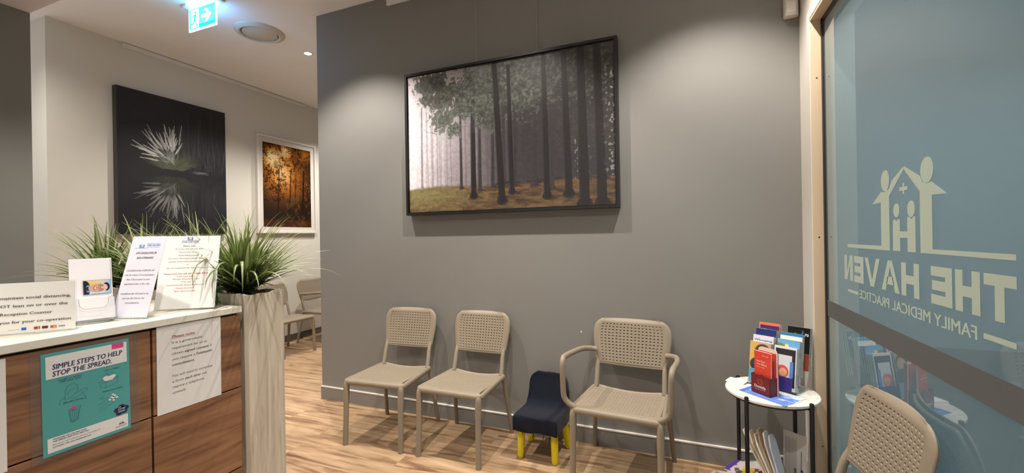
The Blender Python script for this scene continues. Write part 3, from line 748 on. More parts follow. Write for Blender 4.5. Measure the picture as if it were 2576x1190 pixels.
def amber():
    nx, ny = 260, 380; Y, X = np.mgrid[0:ny, 0:nx]; X = X/nx; Y = Y/ny; rn = random.Random(8)
    n1 = fbm(nx, ny, 6, 8, 41); n2 = fbm(nx, ny, 18, 26, 43); n3 = fbm(nx, ny, 50, 70, 47, 3)
    glow = np.clip(1.05-np.hypot((X-.38)*1.6, (Y-.66)*2.0), 0, 1)+.9*np.clip(1-np.hypot((X-.16)*4, (Y-.84)*6), 0, 1)+.8*np.clip(1-np.hypot((X-.45)*6, (Y-.94)*9), 0, 1)+.6*np.clip(1-np.hypot((X-.9)*4, (Y-.94)*7), 0, 1)
    img = np.zeros((ny, nx, 3)); img[:] = (.15, .085, .045)
    blend(img, np.clip(glow*1.25, 0, 1)*.9, (.80, .48, .17)); blend(img, np.clip(glow-.62, 0, 1)*1.6, (1.0, .90, .66))
    leaf = np.clip(((n2*.8+n3*1.1+n1*.3)/2.2-.485)*12, 0, 1)*(Y > .3); blend(img, leaf*.75, (.13, .075, .04))
    blend(img, np.clip(glow-.85, 0, 1)*1.6*(n3 > .47), (1.0, .88, .62))
    lit = np.clip((n3-.56)*8, 0, 1)*np.clip(1-np.hypot((X-.75)*2, (Y-.52)*2.6), 0, 1); blend(img, lit*.9, (.62, .40, .22))
    blend(img, np.clip((.44-Y)*4, 0, 1)*.75, (.13, .085, .06))
    for x, w in ((.52, .035), (.28, .03), (.8, .05), (.63, .02)): stroke(img, (x, .1), (x+.04, .72), w, w*.5, (.10, .065, .045), .8)
    blend(img, np.clip((.1-Y)*30, 0, 1)*.8, (.26, .14, .07))
    blend(img, np.clip((n2-.5)*6, 0, 1)*(Y < .40)*(X > .45)*.35, (.5, .35, .2))
    return img
t = thing('amber_tree_picture', 'white framed picture of amber sunlight through trees', 'picture', (-5.0, 3.757, 1.472))
W_, H_ = .925, 1.272; WFR = mat('white_timber_frame', 'd6d1c9', .4)
b = B(); bx(b, 0, .045, 0, .028, 0, H_, bev=.002); bx(b, 0, .045, W_-.028, W_, 0, H_, bev=.002); bx(b, 0, .045, .028, W_-.028, 0, .028, bev=.002); bx(b, 0, .045, .028, W_-.028, H_-.028, H_, bev=.002); obj('frame', b, WFR, t)
b = B(); bx(b, .002, .030, .028, W_-.028, .028, H_-.028); obj('mount_board', b, mat('white_mount_board', 'ccc7be', .7), t)
painted('printed_trees', amber(), W_-.175, H_-.175, frame_M((.0306, .085, .084), (0, 1, 0), (0, 0, 1)), t, .12)

# ------------------------------------------------------------------ reception counter
t = thing('reception_counter', 'walnut panelled reception counter in the left foreground', 'counter', (-1.95, 0, 0))
XF = .30
b = B(); bx(b, -.28, XF-.020, -1.6, 1.160, 0, 1.088); obj('carcass', b, mat('dark_carcass', '1c130c', .8), t)
ys = [-1.2, -.345, .857, 1.166]; zs = [(.03, .153), (.157, .473), (.478, .793), (.798, 1.085)]
for y0, y1 in ((-1.55, -.348), (-.343, .856), (.862, 1.166)):
    for z0, z1 in zs:
        b = B(); bx(b, XF-.019, XF, y0, y1, z0, z1, bev=.0012); obj('front_panel', b, WALNUT, t)
b = B(); bx(b, -.28, XF-.019, 1.1605, 1.166, .03, 1.085); obj('end_panel', b, WALNUT, t)
b = B(); bx(b, -.28, XF-.010, -1.6, 1.160, 1.088, 1.0933); obj('shadow_gap_strip', b, mat('warm_gap_strip', '6b4c2f', .6), t)
t = obj('stone_countertop', bx(B(), -2.26, -1.644, -1.6, 1.170, 1.0935, 1.118, bev=.002), STONE); tagp(t, 'pale speckled stone top on the walnut reception counter', 'countertop')

# papers and poster fixed to the counter front
PAPER = mat('white_paper', 'efece6', .7); PAPERG = mat('white_laminated_paper', 'dbd8d4', .35); INK = mat('dark_grey_ink', '5b5552', .7); INKN = mat('navy_ink', '1b2353', .6); INKR = mat('red_ink', '9c4a45', .7); INKB = mat('blue_ink', '4c7fb0', .7)
XC = -1.6495
def wall_sheet(name, label, cat, y, z, w, h, m, rot=0, thick=.0006):
    t = thing(name, label, cat, (XC, y, z)); M = Matrix.Rotation(rot, 4, 'X') @ frame_M((thick+.0002, 0, 0), (0, 1, 0), (0, 0, 1))
    b = B(); bx(b, 0, w, 0, h, -thick, 0, M=M); obj('paper_sheet', b, m, t); return t, M
t, M = wall_sheet('paper_notice', 'white consent notice taped to the walnut counter, under the portrait-format sign', 'notice', .8725, .7925, .2135, .299, PAPERG, -.004)
b = B(); xl = .046
for i, (s, bo, it) in enumerate((('Please note:', True, .3),)): text_into(b, s, xl, .254, .0085, M, bo, it, width=.077, z=.0004)
line(b, [(xl, .2515), (xl+.077, .2515)], .0008, .0004, M); obj('red_heading', b, INKR, t)
b = B(); dy = .0193
def mixed(b, x, y, h, M, parts):
    for s, bo, it, w in parts:
        text_into(b, s, x, y, h, M, bo, it, width=w, z=.0004); x += w+.0045
rows_ = [[('It is a government', 0, 0, .100)], [('requirement for us to', 0, 0, .117)], [('obtain', 0, 0, .036), ('signed consent', 1, 0, .083), ('if', 0, 0, .006)], [('you require a', 0, .25, .074), ('Telehealth', 1, .3, .056)], [('consultation.', 1, .3, .073)], [], [('You will need to complete', 0, .3, .135)], [('a form', 0, .25, .036), ('each time', 1, .25, .052), ('you', 0, .25, .019)], [('require a telephone', 0, .25, .104)], [('consult.', 0, .25, .043)]]
for k, r_ in enumerate(rows_): mixed(b, xl, .2335-k*dy, .0085, M, r_)
obj('lettering', b, INK, t)
# left notice, cut by the picture edge
t, M = wall_sheet('paper_notice', 'white sheet on the counter left of the teal poster, mostly outside the frame', 'notice', .322, .786, .209, .296, PAPERG)
# poster
t, M = wall_sheet('health_poster', 'teal laminated poster about stopping the spread on the walnut counter', 'poster', .598, .785, .2005, .288, mat('teal_poster_print', '4f9a98', .35), .008)
b = B(); bx(b, -.022, .226, -.012, .300, -.0006, -.0001, M=M); LAM = pane_mat('laminate_film', (.97, .97, .97), 1.3, .10, (.6, .58, .55)); obj('laminate_border', b, LAM, t)
PW, PH = .2005, .288
def pp(a, v): return (a*PW, v*PH)
def prect(b, a0, a1, v0, v1, z): rect(b, a0*PW, a1*PW, v0*PH, v1*PH, z, M)
WP = mat('poster_white', 'd9d8d6', .35); PINK = mat('poster_pink', 'd4457f', .4); LT = mat('poster_line_ink', '2b6a73', .4)
b = B(); prect(b, .045, .97, .747, .967, .0004); obj('white_header', b, WP, t); b = B(); prect(b, .045, .965, .030, .172, .0004)
obj('white_footer', b, WP, t); b = B(); poly(b, [pp(.66, .625), pp(.69, .59), pp(.78, .585), pp(.83, .63), pp(.80, .643), pp(.74, .635), pp(.70, .645)], .0004, M)
obj('white_tissue', b, WP, t); b = B()
for (a, v, r_) in ((.775, .395, .018), (.80, .41, .014), (.75, .38, .014), (.79, .365, .01), (.83, .385, .010), (.78, .43, .008)): poly(b, [(x, y) for x, y in ell(a*PW, v*PH, r_*PW*1.6, r_*PW*1.4, 12)], .0004, M)
obj('white_soap_foam', b, WP, t)
b = B(); text_into(b, 'SIMPLE STEPS TO HELP', .112*PW, .836*PH, .0143, M, True, .12, width=.80*PW, z=.0008); text_into(b, 'STOP THE SPREAD.', .112*PW, .768*PH, .0143, M, True, .12, width=.665*PW, z=.0008)
obj('title_lettering', b, INKN, t); b = B()
for s, a, v, w in (('Cough or sneeze', .30, .715, .26), ('into your arm', .30, .695, .22), ('Use a tissue', .78, .70, .18), ('Bin the tissue', .33, .475, .22), ('Wash your hands', .78, .478, .25)): text_into(b, s, a*PW, v*PH, .0032, M, True, 0, 'C', w*PW, .0008)
obj('caption_lettering', b, INKN, t); b = B()
text_into(b, 'TOGETHER WE CAN HELP STOP', .10*PW, .148*PH, .0036, M, True, .1, width=.36*PW, z=.0008); text_into(b, 'THE SPREAD AND STAY HEALTHY.', .10*PW, .127*PH, .0036, M, True, .1, width=.39*PW, z=.0008)
text_into(b, 'For more information about Coronavirus', .10*PW, .098*PH, .0032, M, False, 0, width=.52*PW, z=.0008); text_into(b, '(COVID-19) visit health.gov.au', .10*PW, .073*PH, .0032, M, True, 0, width=.41*PW, z=.0008)
obj('footer_lettering', b, INKN, t); b = B()
for da, dv, r_ in ((0, 0, .062), (-.055, .008, .04), (.055, .01, .04), (0, .03, .045), (-.03, -.03, .04), (.035, -.022, .038)): poly(b, ell((.885+da)*PW, (.235+dv)*PH, r_*PW, r_*PW*.85, 20), .0008+.00004*da, M)
obj('cloud_badge', b, INKN, t)
b = B(); text_into(b, 'STOP', .885*PW, .236*PH, .0055, M, True, 0, 'C', .088*PW, .0013); text_into(b, 'SPREAD', .885*PW, .212*PH, .0045, M, True, 0, 'C', .088*PW, .0013); text_into(b, 'HELP', .862*PW, .262*PH, .003, M, True, 0, 'C', .035*PW, .0013); obj('badge_lettering', b, WP, t)
b = B(); prect(b, .785, .93, .915, .972, .0008); obj('pink_tag', b, PINK, t); b = B()
poly(b, ell(.325*PW, .405*PH, .027*PW, .016*PH, 14), .0008, M); obj('pink_rubbish', b, PINK, t); b = B(); line(b, [pp(.955, .285), pp(.975, .295)], .0015, .0012, M); obj('pink_dash', b, PINK, t)
b = B(); lw = .0006
def PL(pts, w=lw): line(b, [pp(*p) for p in pts], w, .0008, M)
# elbow cougher, tissue box, bin, hands under a tap
PL([(.24, .53), (.24, .60), (.27, .645), (.33, .655), (.375, .63), (.38, .59), (.36, .56)]); PL([(.26, .55), (.28, .59), (.35, .60)]); PL([(.18, .47), (.185, .51), (.23, .54), (.24, .505), (.30, .525), (.42, .575), (.48, .575), (.48, .55), (.44, .535), (.34, .50), (.25, .475)]); PL([(.46, .49), (.47, .46), (.44, .52)])
obj('sneeze_drawing', b, LT, t); b = B(); PL([(.63, .595), (.64, .53), (.70, .52), (.845, .55), (.85, .61), (.83, .622)]); PL([(.63, .595), (.70, .580), (.70, .52)]); PL([(.70, .58), (.85, .61)]); PL([(.66, .67), (.74, .645), (.69, .69)]); PL([(.74, .645), (.77, .67), (.80, .66)])
obj('tissue_box_drawing', b, LT, t); b = B()
for a in (.285, .31, .335, .36, .385): PL([(a, .385), (.30+(a-.285)*.75, .28)])
PL([(.265, .40), (.40, .415), (.405, .395), (.27, .38), (.265, .40)]); PL([(.275, .38), (.295, .275), (.37, .285), (.395, .395)]); PL([(.295, .275), (.33, .268), (.37, .285)])
obj('bin_drawing', b, LT, t); b = B(); PL([(.60, .31), (.68, .34), (.74, .37), (.80, .385)]); PL([(.61, .275), (.66, .30), (.72, .325), (.80, .345)]); PL([(.60, .36), (.66, .37), (.70, .40), (.74, .405)]); PL([(.62, .43), (.66, .44), (.67, .42), (.64, .41), (.62, .43)])
obj('hand_washing_drawing', b, LT, t)
b = B(); line(b, [pp(.80, .062), pp(.95, .066)], .0008, .0009, M); text_into(b, 'Australian Government', .80*PW, .052*PH, .002, M, False, 0, width=.15*PW, z=.0009)
poly(b, [pp(.845, .078), pp(.86, .10), pp(.875, .088), pp(.89, .105), pp(.91, .088), pp(.925, .078), pp(.885, .083)], .0009, M); obj('crest', b, INK, t)

# ------------------------------------------------------------------ signs and holders on the countertop
ACR = pane_mat('clear_acrylic', (.95, .96, .97), 1.45)
CT = 1.1185
def standing(name, label, cat, BR, w, h, th, lean, pm=PAPER, foot=.05, margin=.003):
    """sheet in an acrylic stand; BR = right end of the base on the counter, th = heading of the base edge, lean back in degrees"""
    e = Vector((math.cos(R_(th)), math.sin(R_(th)), 0)); back = Vector((-e.y, e.x, 0))
    BL = Vector((BR[0], BR[1], CT))-e*w
    t = thing(name, label, cat, BL); u = back*math.sin(R_(lean))+Vector((0, 0, math.cos(R_(lean))))
    M = frame_M((0, 0, .0035), e, u)
    b = B(); bx(b, 0, w, 0, h, -.0030, -.0012, M=M)
    F0 = frame_M((0, 0, .0002), e, back); sg = 1
    bx(b, 0, w, 0, foot, 0, .0022, M=F0)
    obj('acrylic_stand', b, ACR, t)
    b = B(); bx(b, margin, w-margin, margin, h-margin, -.0010, .0002, M=M); obj('paper_sheet', b, pm, t)
    return t, M
def haven_logo(b, cx_, cy_, w, M, z):
    s = w/1.0
    for P in (left, right, Hh): pass
    f = lambda pts: [(cx_+(y-1.74)*s, cy_+(zz-1.309)*s) for y, zz in pts]
    for P in (left, right, Hh): poly(b, f(P), z, M)
    for a, c, r1, r2 in ((1.866, 1.553, .032, .037), (1.594, 1.554, .035, .038), (1.785, 1.445, .021, .023), (1.688, 1.445, .023, .026)): poly(b, f(ell(a, c, r1, r2, 14)), z, M)
# landscape distancing sign
t, M = standing('counter_sign', 'landscape white sign about social distancing at the left end of the counter', 'sign', (-1.697, .692), .210, .150, 51, 2)
b = B(); zz = .0009
for s, y, w, bo in (('Please maintain social distancing,', .1005, .186, 1), ('Do NOT lean on or over the', .0775, .172, 1), ('Reception Counter', .0545, .106, 1), ('Thank you for your co-operation', .0315, .186, 1)):
    text_into(b, s, .1045, y, .0078, M, True, 0, 'C', w, zz)
line(b, [(.068, .013), (.090, .0135)], .0005, zz, M); obj('lettering', b, INK, t)
for nm, a, c, w in (('blue_card_mark', '2b66b0', .094, .010), ('red_card_mark', 'a3392e', .1195, .0125), ('maroon_card_mark', '6b231f', .136, .0125), ('orange_card_mark', 'cf4a25', .1535, .013)):
    b = B(); rect(b, c, c+w, .0105, .0178, zz, M); obj(nm, b, mat(nm, a, .6), t)
b = B(); poly(b, ell(.1625, .0141, .0034, .0034, 14), zz*1.5, M); rect(b, .127, .1305, .0115, .0165, zz*1.5, M); obj('yellow_card_marks', b, mat('card_yellow', 'e0a040', .6), t)
b = B(); text_into(b, 'VISA', .171, .012, .0042, M, True, .2, width=.0135, z=zz); obj('card_lettering', b, INKN, t)
# brochure holder with sideways portrait
def portrait():
    nx, ny = 110, 70; Y, X = np.mgrid[0:ny, 0:nx]; X = X/nx; Y = Y/ny; n = fbm(nx, ny, 5, 4, 61)
    img = np.zeros((ny, nx, 3)); img[:] = (.72, .82, .90); blend(img, np.clip(1.3-np.hypot((X-.35)*2.2, (Y-.85)*2.6), 0, 1)+(n-.5), (.90, .75, .38)); blend(img, np.clip((X-.72)*3, 0, 1)*.8, (.45, .66, .85))
    E_ = lambda cx_, cy_, rx, ry: np.clip((1-np.hypot((X-cx_)/rx, (Y-cy_)/ry))*14, 0, 1)
    blend(img, E_(.02, .42, .23, .62), (.12, .13, .17)); blend(img, E_(.17, .40, .10, .28), (.42, .60, .82)); blend(img, E_(.14, .40, .08, .16), (.16, .18, .25))
    blend(img, E_(.82, .48, .13, .32), (.10, .10, .14)); blend(img, E_(.50, .42, .34, .33), (.80, .62, .55)); blend(img, E_(.72, .44, .16, .26), (.85, .70, .64))
    blend(img, E_(.40, .42, .05, .17), (.62, .30, .28)); blend(img, E_(.41, .42, .022, .12), (.95, .93, .9))
    for yy in (.58, .28): blend(img, E_(.60, yy, .065, .12), (.20, .15, .18)); blend(img, E_(.60, yy, .050, .098), (.80, .66, .6)); blend(img, E_(.605, yy, .018, .04), (.10, .08, .08))
    stroke(img, (.60, .48), (.60, .38), .012, .012, (.2, .15, .18), 1); blend(img, E_(.51, .43, .05, .05), (.70, .50, .45)); blend(img, E_(.69, .58, .012, .09)+E_(.69, .28, .012, .09), (.2, .14, .13))
    return img
t, M = standing('brochure_holder', 'clear holder with blank white leaflets and a small sideways portrait', 'brochure holder', (-1.776, .822), .108, .212, 78, 6, pm=mat('white_leaflet', 'e8e4e6', .6))
b = B(); bx(b, -.002, .110, 0, .009, -.03, .022, M=M); bx(b, -.002, 0, .009, .085, .002, .022, M=M); bx(b, .108, .110, .009, .085, .002, .022, M=M)
poly(b, [(-.002, .085), (-.002, .004), (.110, .004), (.110, .085), (.088, .080), (.086, .055), (.078, .046), (.030, .046), (.022, .055), (.020, .080)], .022, M); obj('clear_pocket', b, ACR, t)
b = B(); bx(b, .003, .105, .010, .078, .004, .016, M=M); obj('leaflet_stack', b, mat('white_leaflet', 'e8e4e6', .6), t)
b = B(); line(b, [(.018, .078), (.020, .055), (.030, .045), (.078, .045), (.086, .055), (.090, .078), (.108, .084)], .0010, .0226, M); rect(b, .033, .1015, .091, .137, .0020, M); rect(b, .101, .1022, .13, .205, .0022, M); obj('pocket_outline', b, mat('pocket_grey', '9a9498', .4), t)
painted('portrait_photo', portrait(), .066, .0435, M @ Matrix.Translation((.0345, .0922, .0026)), t, .3)
# slanted cancellation sign
t, M = standing('counter_sign', 'tilted glossy sign about late cancellation behind the white leaflet holder', 'sign', (-1.688, .868), .128, .297, 21, 18, pm=mat('glossy_lilac_sheet', 'e6e4ee', .25), foot=.06)
b = B()
for s, y, w, h in (('LATE CANCELLATION OR', .228, .074, .0075), ('NON ATTENDANCE', .210, .060, .0075), ('Cancellation fee of $30.00 will', .165, .098, .006), ('only for notice of non-attendance', .149, .104, .006), ('than 3 hours prior to your', .133, .085, .006), ('appointment time, or for a No-', .117, .090, .006), ('cancellation fee will need to be', .083, .098, .006), ('you see the Doctor for', .067, .078, .006), ('consultation.', .051, .05, .006)):
    text_into(b, s, .066 if y > .2 else .062, y, h, M, y > .2, .15, 'C', w, zz)
obj('lettering', b, INK, t)
b = B(); haven_logo(b, .044, .249, .050, M, zz); text_into(b, 'THE HAVEN', .061, .257, .007, M, True, 0, width=.048, z=zz); line(b, [(.061, .267), (.109, .267)], .0007, zz, M); line(b, [(.061, .253), (.109, .253)], .0007, zz, M); obj('logo_print', b, mat('light_blue_ink', '4b93d4', .5), t)
# portrait-format billing sign
t, M = standing('counter_sign', 'upright white sign with small logo and red text beside the grass planter', 'sign', (-1.680, 1.088), .205, .292, 36, 14, foot=.06)
b = B()
for s, y, w, bo in (('Please note:', .246, .042, 1), ('As of the 14th February 2025', .234, .094, 0), ('This practice will be a', .2215, .070, 0), ('mixed billing practice', .209, .070, 0), ('For more information, please check our', .1965, .132, 0), ('website www.thehavenmedical.com.au', .184, .132, 0), ('or', .1715, .008, 0), ('Ask the receptionist for more information.', .159, .140, 0)):
    text_into(b, s, .098, y, .0052, M, bool(bo), 0, 'C', w, zz)
obj('lettering', b, mat('grey_ink', '77726f', .7), t)
b = B()
for s, y, w, bo in (('Please note you will still be Bulk Billed', .136, .146, 1), ('if you have either', .1255, .060, 0), ('*Pension Concession Card', .115, .088, 0), ('* DVA card', .1035, .036, 0), ('*Commonwealth Seniors Health Card', .092, .128, 0), ('*Health Care Card', .080, .062, 0), ('*aged 15yrs or under', .0685, .074, 0)):
    text_into(b, s, .096, y, .0052, M, bool(bo), 0, 'C', w, zz)
obj('red_lettering', b, mat('soft_red_ink', 'b0605c', .7), t)
b = B(); haven_logo(b, .098, .270, .052, M, zz); text_into(b, 'THE HAVEN', .098, .2625, .0055, M, True, 0, 'C', .058, zz); line(b, [(.066, .2602), (.130, .2602)], .0005, zz, M); obj('logo_print', b, mat('mid_blue_ink', '3f6f9f', .6), t)
# rounded clear dispenser at the far left edge
t = thing('hand_gel_bottle', 'small white pump bottle cut by the left picture edge', 'bottle', (-1.674, .494, CT))
b = B(); lathe(b, [(0, 0), (.012, 0), (.014, .003), (.014, .035), (.010, .042), (.005, .045), (.005, .052), (0, .052)], 20); obj('bottle_body', b, mat('translucent_white_plastic', 'd5dde0', .3), t, smooth=True)
b = B(); tube(b, [(0, 0, .05), (0, 0, .060), (.004, .004, .063)], .0045, 10); obj('pump_head', b, TRIMW, t, smooth=True)

# ------------------------------------------------------------------ planter and grasses
t = thing('trough_planter', 'tall pale timber-look trough planter at the end of the counter', 'planter', (-2.30, 1.285, 0))
b = B()
def wob(s): return .004*math.sin(s*21)+.003*math.sin(s*47+1)
xs0, xs1, yh = -.80, .64, .098
ring = []
for k in range(60): a = xs0+(xs1-xs0-.02)*k/59; ring.append((a, -yh))
ring += [(xs1-.006, -yh+.006), (xs1, -yh+.02)]+[(xs1, -yh+.02+(2*yh-.04)*k/10) for k in range(1, 11)]+[(xs1-.006, yh-.006)]
for k in range(60): a = xs1-.02-(xs1-xs0-.02)*k/59; ring.append((a, yh))
outr = []
for lv, z in enumerate((0, .3, .6, .9, 1.1, 1.158)):
    outr.append([b.verts.new((x+(wob(y*1.6)*.35 if x > xs1-.01 else 0), y+ (wob(x*2.0)*.6 if abs(y) > yh-.001 else 0), z+(.0025*math.sin(i*1.1)+.003*math.sin(i*.37) if lv == 5 else 0))) for i, (x, y) in enumerate(ring)])
inn = [b.verts.new((v.co.x*.985+.004, v.co.y*.84, v.co.z)) for v in outr[-1]]; inb = [b.verts.new((v.co.x, v.co.y, 1.06)) for v in inn]
n = len(ring)
for A, D in list(zip(outr, outr[1:]))+[(outr[-1], inn), (inn, inb)]:
    for k in range(n): b.faces.new((A[k], A[(k+1) % n], D[(k+1) % n], D[k]))
b.faces.new(outr[0][::-1]); obj('trough', b, PLANTM, t)
b = B(); bx(b, xs0+.02, xs1-.022, -yh+.018, yh-.018, 1.05, 1.125); obj('bark_fill', b, mat('brown_bark_fill', '5a3522', .95, bump=1, bscale=60, var=.4, vscale=40), t)
def leaf_mat():
    m = bpy.data.materials.new('artificial_grass_leaf'); m.use_nodes = True; nt = m.node_tree; a = nt.nodes.new('ShaderNodeAttribute'); a.attribute_name = 'Col'
    b_ = nt.nodes['Principled BSDF']; nt.links.new(a.outputs['Color'], b_.inputs['Base Color']); b_.inputs['Roughness'].default_value = .42
    ts = nt.nodes.new('ShaderNodeBsdfTranslucent'); nt.links.new(a.outputs['Color'], ts.inputs[0]); mx = nt.nodes.new('ShaderNodeMixShader'); mx.inputs[0].default_value = .22
    nt.links.new(b_.outputs[0], mx.inputs[1]); nt.links.new(ts.outputs[0], mx.inputs[2]); nt.links.new(mx.outputs[0], nt.nodes['Material Output'].inputs[0]); return m
LEAF = leaf_mat()
GREENS = [s2l(c) for c in ((.33, .45, .18), (.44, .54, .25), (.23, .36, .14), (.52, .60, .30), (.56, .61, .38), (.37, .47, .25))]
def grass(label, loc, n, seed, hmax, spread, group='artificial grass clumps in the trough planter', extra=()):
    rn = random.Random(seed); bm = B(); cl = bm.verts.layers.float_color.new('Col')
    specs = []
    for k in range(n):
        az = rn.uniform(0, 2*PI); q = rn.random(); L = hmax*rn.uniform(.6, 1.15); el = math.radians(rn.choice([rn.uniform(55, 88), rn.uniform(35, 70), rn.uniform(20, 50)]))
        specs.append((az, L, el, rn.uniform(.05, .75), rn.uniform(.0035, .0075)))
    for s_ in extra: specs.append(s_)
    for az, L, el, droop, w in specs:
        r0 = rn.uniform(0, spread); a0 = rn.uniform(0, 2*PI); p = Vector((r0*math.cos(a0), r0*math.sin(a0)*.6, 0)); c = Vector(rn.choice(GREENS))*rn.uniform(.5, .9)
        N = 9; prev = None; az_ = az
        for i in range(N+1):
            f = i/N; e_ = el-droop*f*f*1.6; d = Vector((math.cos(az_)*math.cos(e_), math.sin(az_)*math.cos(e_), math.sin(e_)))
            side = Vector((-math.sin(az_), math.cos(az_), 0)); up_ = d.cross(side)*-1
            ww = w*(.7+.5*math.sin(PI*min(f*1.4, 1)))*(1-f**3)+.0004
            row = [bm.verts.new(p-side*ww+up_*ww*.35), bm.verts.new(p-up_*ww*.15), bm.verts.new(p+side*ww+up_*ww*.35)]
            tip = Vector((.36, .38, .14)) if f > .0 else c
            cc_ = c*(.75+.3*f)+(tip-c)*(f**2*.45)
            for v in row: v[cl] = (*cc_, 1)
            if prev:
                bm.faces.new((prev[0], prev[1], row[1], row[0])); bm.faces.new((prev[1], prev[2], row[2], row[1]))
            prev = row; p = p+d*(L/N)
    # broad dark leaves at the heart of the clump
    for k in range(int(n*.22)):
        az = rn.uniform(0, 2*PI); el = math.radians(rn.uniform(20, 75)); L = hmax*rn.uniform(.3, .5); p = Vector((rn.uniform(-spread, spread), rn.uniform(-.04, .04), 0)); prev = None; c = Vector(s2l((.16, .27, .10)))*rn.uniform(.8, 1.6)
        for i in range(7):
            f = i/6; e_ = el-1.1*f*f; d = Vector((math.cos(az)*math.cos(e_), math.sin(az)*math.cos(e_), math.sin(e_))); side = Vector((-math.sin(az), math.cos(az), 0)); ww = .011*math.sin(PI*(.12+.86*f))+.0005
            row = [bm.verts.new(p-side*ww), bm.verts.new(p+Vector((0, 0, -.003))), bm.verts.new(p+side*ww)]
            for v in row: v[cl] = (*c, 1)
            if prev: bm.faces.new((prev[0], prev[1], row[1], row[0])); bm.faces.new((prev[1], prev[2], row[2], row[1]))
            prev = row; p = p+d*(L/6)
    t = thing('grass_plant', label, 'plant', loc, 0, group)
    o = obj('foliage', bm, LEAF, t, normals=False); smooth_mesh(o.data, 80)
    b = B(); lathe(b, [(0, -.03), (.035, -.03), (.03, .015), (.012, .03), (0, .03)], 14); obj('plug_base', b, mat('dark_green_plug', '1c2a14', .8), t, smooth=True)
    return t
P1 = [(R_(-80), .30, R_(50), 1.5, .009), (R_(-60), .34, R_(48), 1.6, .009), (R_(-45), .30, R_(62), 1.9, .010), (R_(-95), .26, R_(55), 1.8, .009), (R_(-25), .36, R_(40), 1.4, .008), (R_(5), .42, R_(32), .9, .006), (R_(25), .44, R_(28), .8, .005), (R_(-10), .40, R_(35), 1.3, .006), (R_(-120), .34, R_(30), .5, .008), (R_(-70), .42, R_(58), 2.1, .008), (R_(-35), .42, R_(52), 2.0, .008), (R_(-50), .46, R_(48), 1.9, .007)]
grass('bushy artificial grass at the near end of the trough, right of the upright sign', (-1.80, 1.285, 1.156), 260, 3, .36, .06, extra=P1)
grass('artificial grass clump behind the upright white sign', (-2.12, 1.285, 1.156), 120, 5, .36, .07)
grass('artificial grass clump behind the tilted glossy sign', (-2.47, 1.285, 1.156), 120, 8, .36, .07)
grass('artificial grass clump at the far left end of the trough', (-2.84, 1.285, 1.156), 130, 12, .36, .07)
# little broadleaf sprig hanging on the counter
bm = B(); cl = bm.verts.layers.float_color.new('Col'); rn = random.Random(2)
for k in range(26):
    az = rn.uniform(0, 2*PI); el = R_(rn.uniform(-20, 60)); d = Vector((math.cos(az)*math.cos(el), math.sin(az)*math.cos(el), math.sin(el))); s_ = Vector((-math.sin(az), math.cos(az), .3)).normalized()
    p = Vector((0, 0, .006+k*.0024)); L = rn.uniform(.018, .034); c = Vector(s2l((.20, .42, .14)))*rn.uniform(.7, 1.6)
    q = [p, p+d*L*.5+s_*L*.22, p+d*L, p+d*L*.5-s_*L*.22]; q = [Vector((a.x, a.y, max(a.z, .001))) for a in q]; vs = [bm.verts.new(a) for a in q]
    for v in vs: v[cl] = (*c, 1)
    bm.faces.new(vs)
t = thing('leafy_sprig', 'small green broadleaf sprig between the upright sign and planter', 'plant', (-1.76, 1.145, CT))
obj('leaves', bm, LEAF, t, normals=False); b = B(); tube(b, catmull([(0, 0, 0), (.003, .002, .03), (0, 0, .07)], 4), .002, 6); obj('stem', b, mat('green_stem', '2f4a20', .7), t)
# ------------------------------------------------------------------ brochure table
TC = (.405, 2.462); TZ = .583; TR_ = .206
t = thing('side_table', 'round two-tier marble side table with black legs beside the glass', 'table', (TC[0], TC[1], 0))
b = B(); lathe(b, [(0, TZ-.016), (TR_-.004, TZ-.016), (TR_, TZ-.012), (TR_, TZ-.003), (TR_-.003, TZ), (0, TZ)], 72); obj('table_top', b, MARBLE, t, smooth=True)
b = B(); lathe(b, [(0, .105), (TR_-.006, .105), (TR_-.002, .109), (TR_-.002, .117), (TR_-.005, .12), (0, .12)], 72); obj('lower_shelf', b, MARBLE, t, smooth=True)
BM_ = mat('black_powder_coat', '0d0c0c', .4)
for a in (-128, -50, 50, 128):
    x, y = (TR_+.004)*math.cos(R_(a)), (TR_+.004)*math.sin(R_(a))
    b = B(); tube(b, [(x, y, 0), (x, y, TZ+.004), (x, y, TZ+.008)], [.0095, .0095, .007], 16)
    for z in (TZ-.022, .098): tube(b, [(x, y, z), (x*.80, y*.80, z)], .006, 10)
    obj('leg', b, BM_, t, smooth=True)
b = B(); tube(b, [(.19*math.cos(2*PI*k/40), .19*math.sin(2*PI*k/40), TZ-.022) for k in range(40)], .0055, 8, closed=True); obj('ring_frame', b, BM_, t, smooth=True); b = B(); tube(b, [(.19*math.cos(2*PI*k/40), .19*math.sin(2*PI*k/40), .098) for k in range(40)], .0055, 8, closed=True); obj('ring_frame', b, BM_, t, smooth=True)

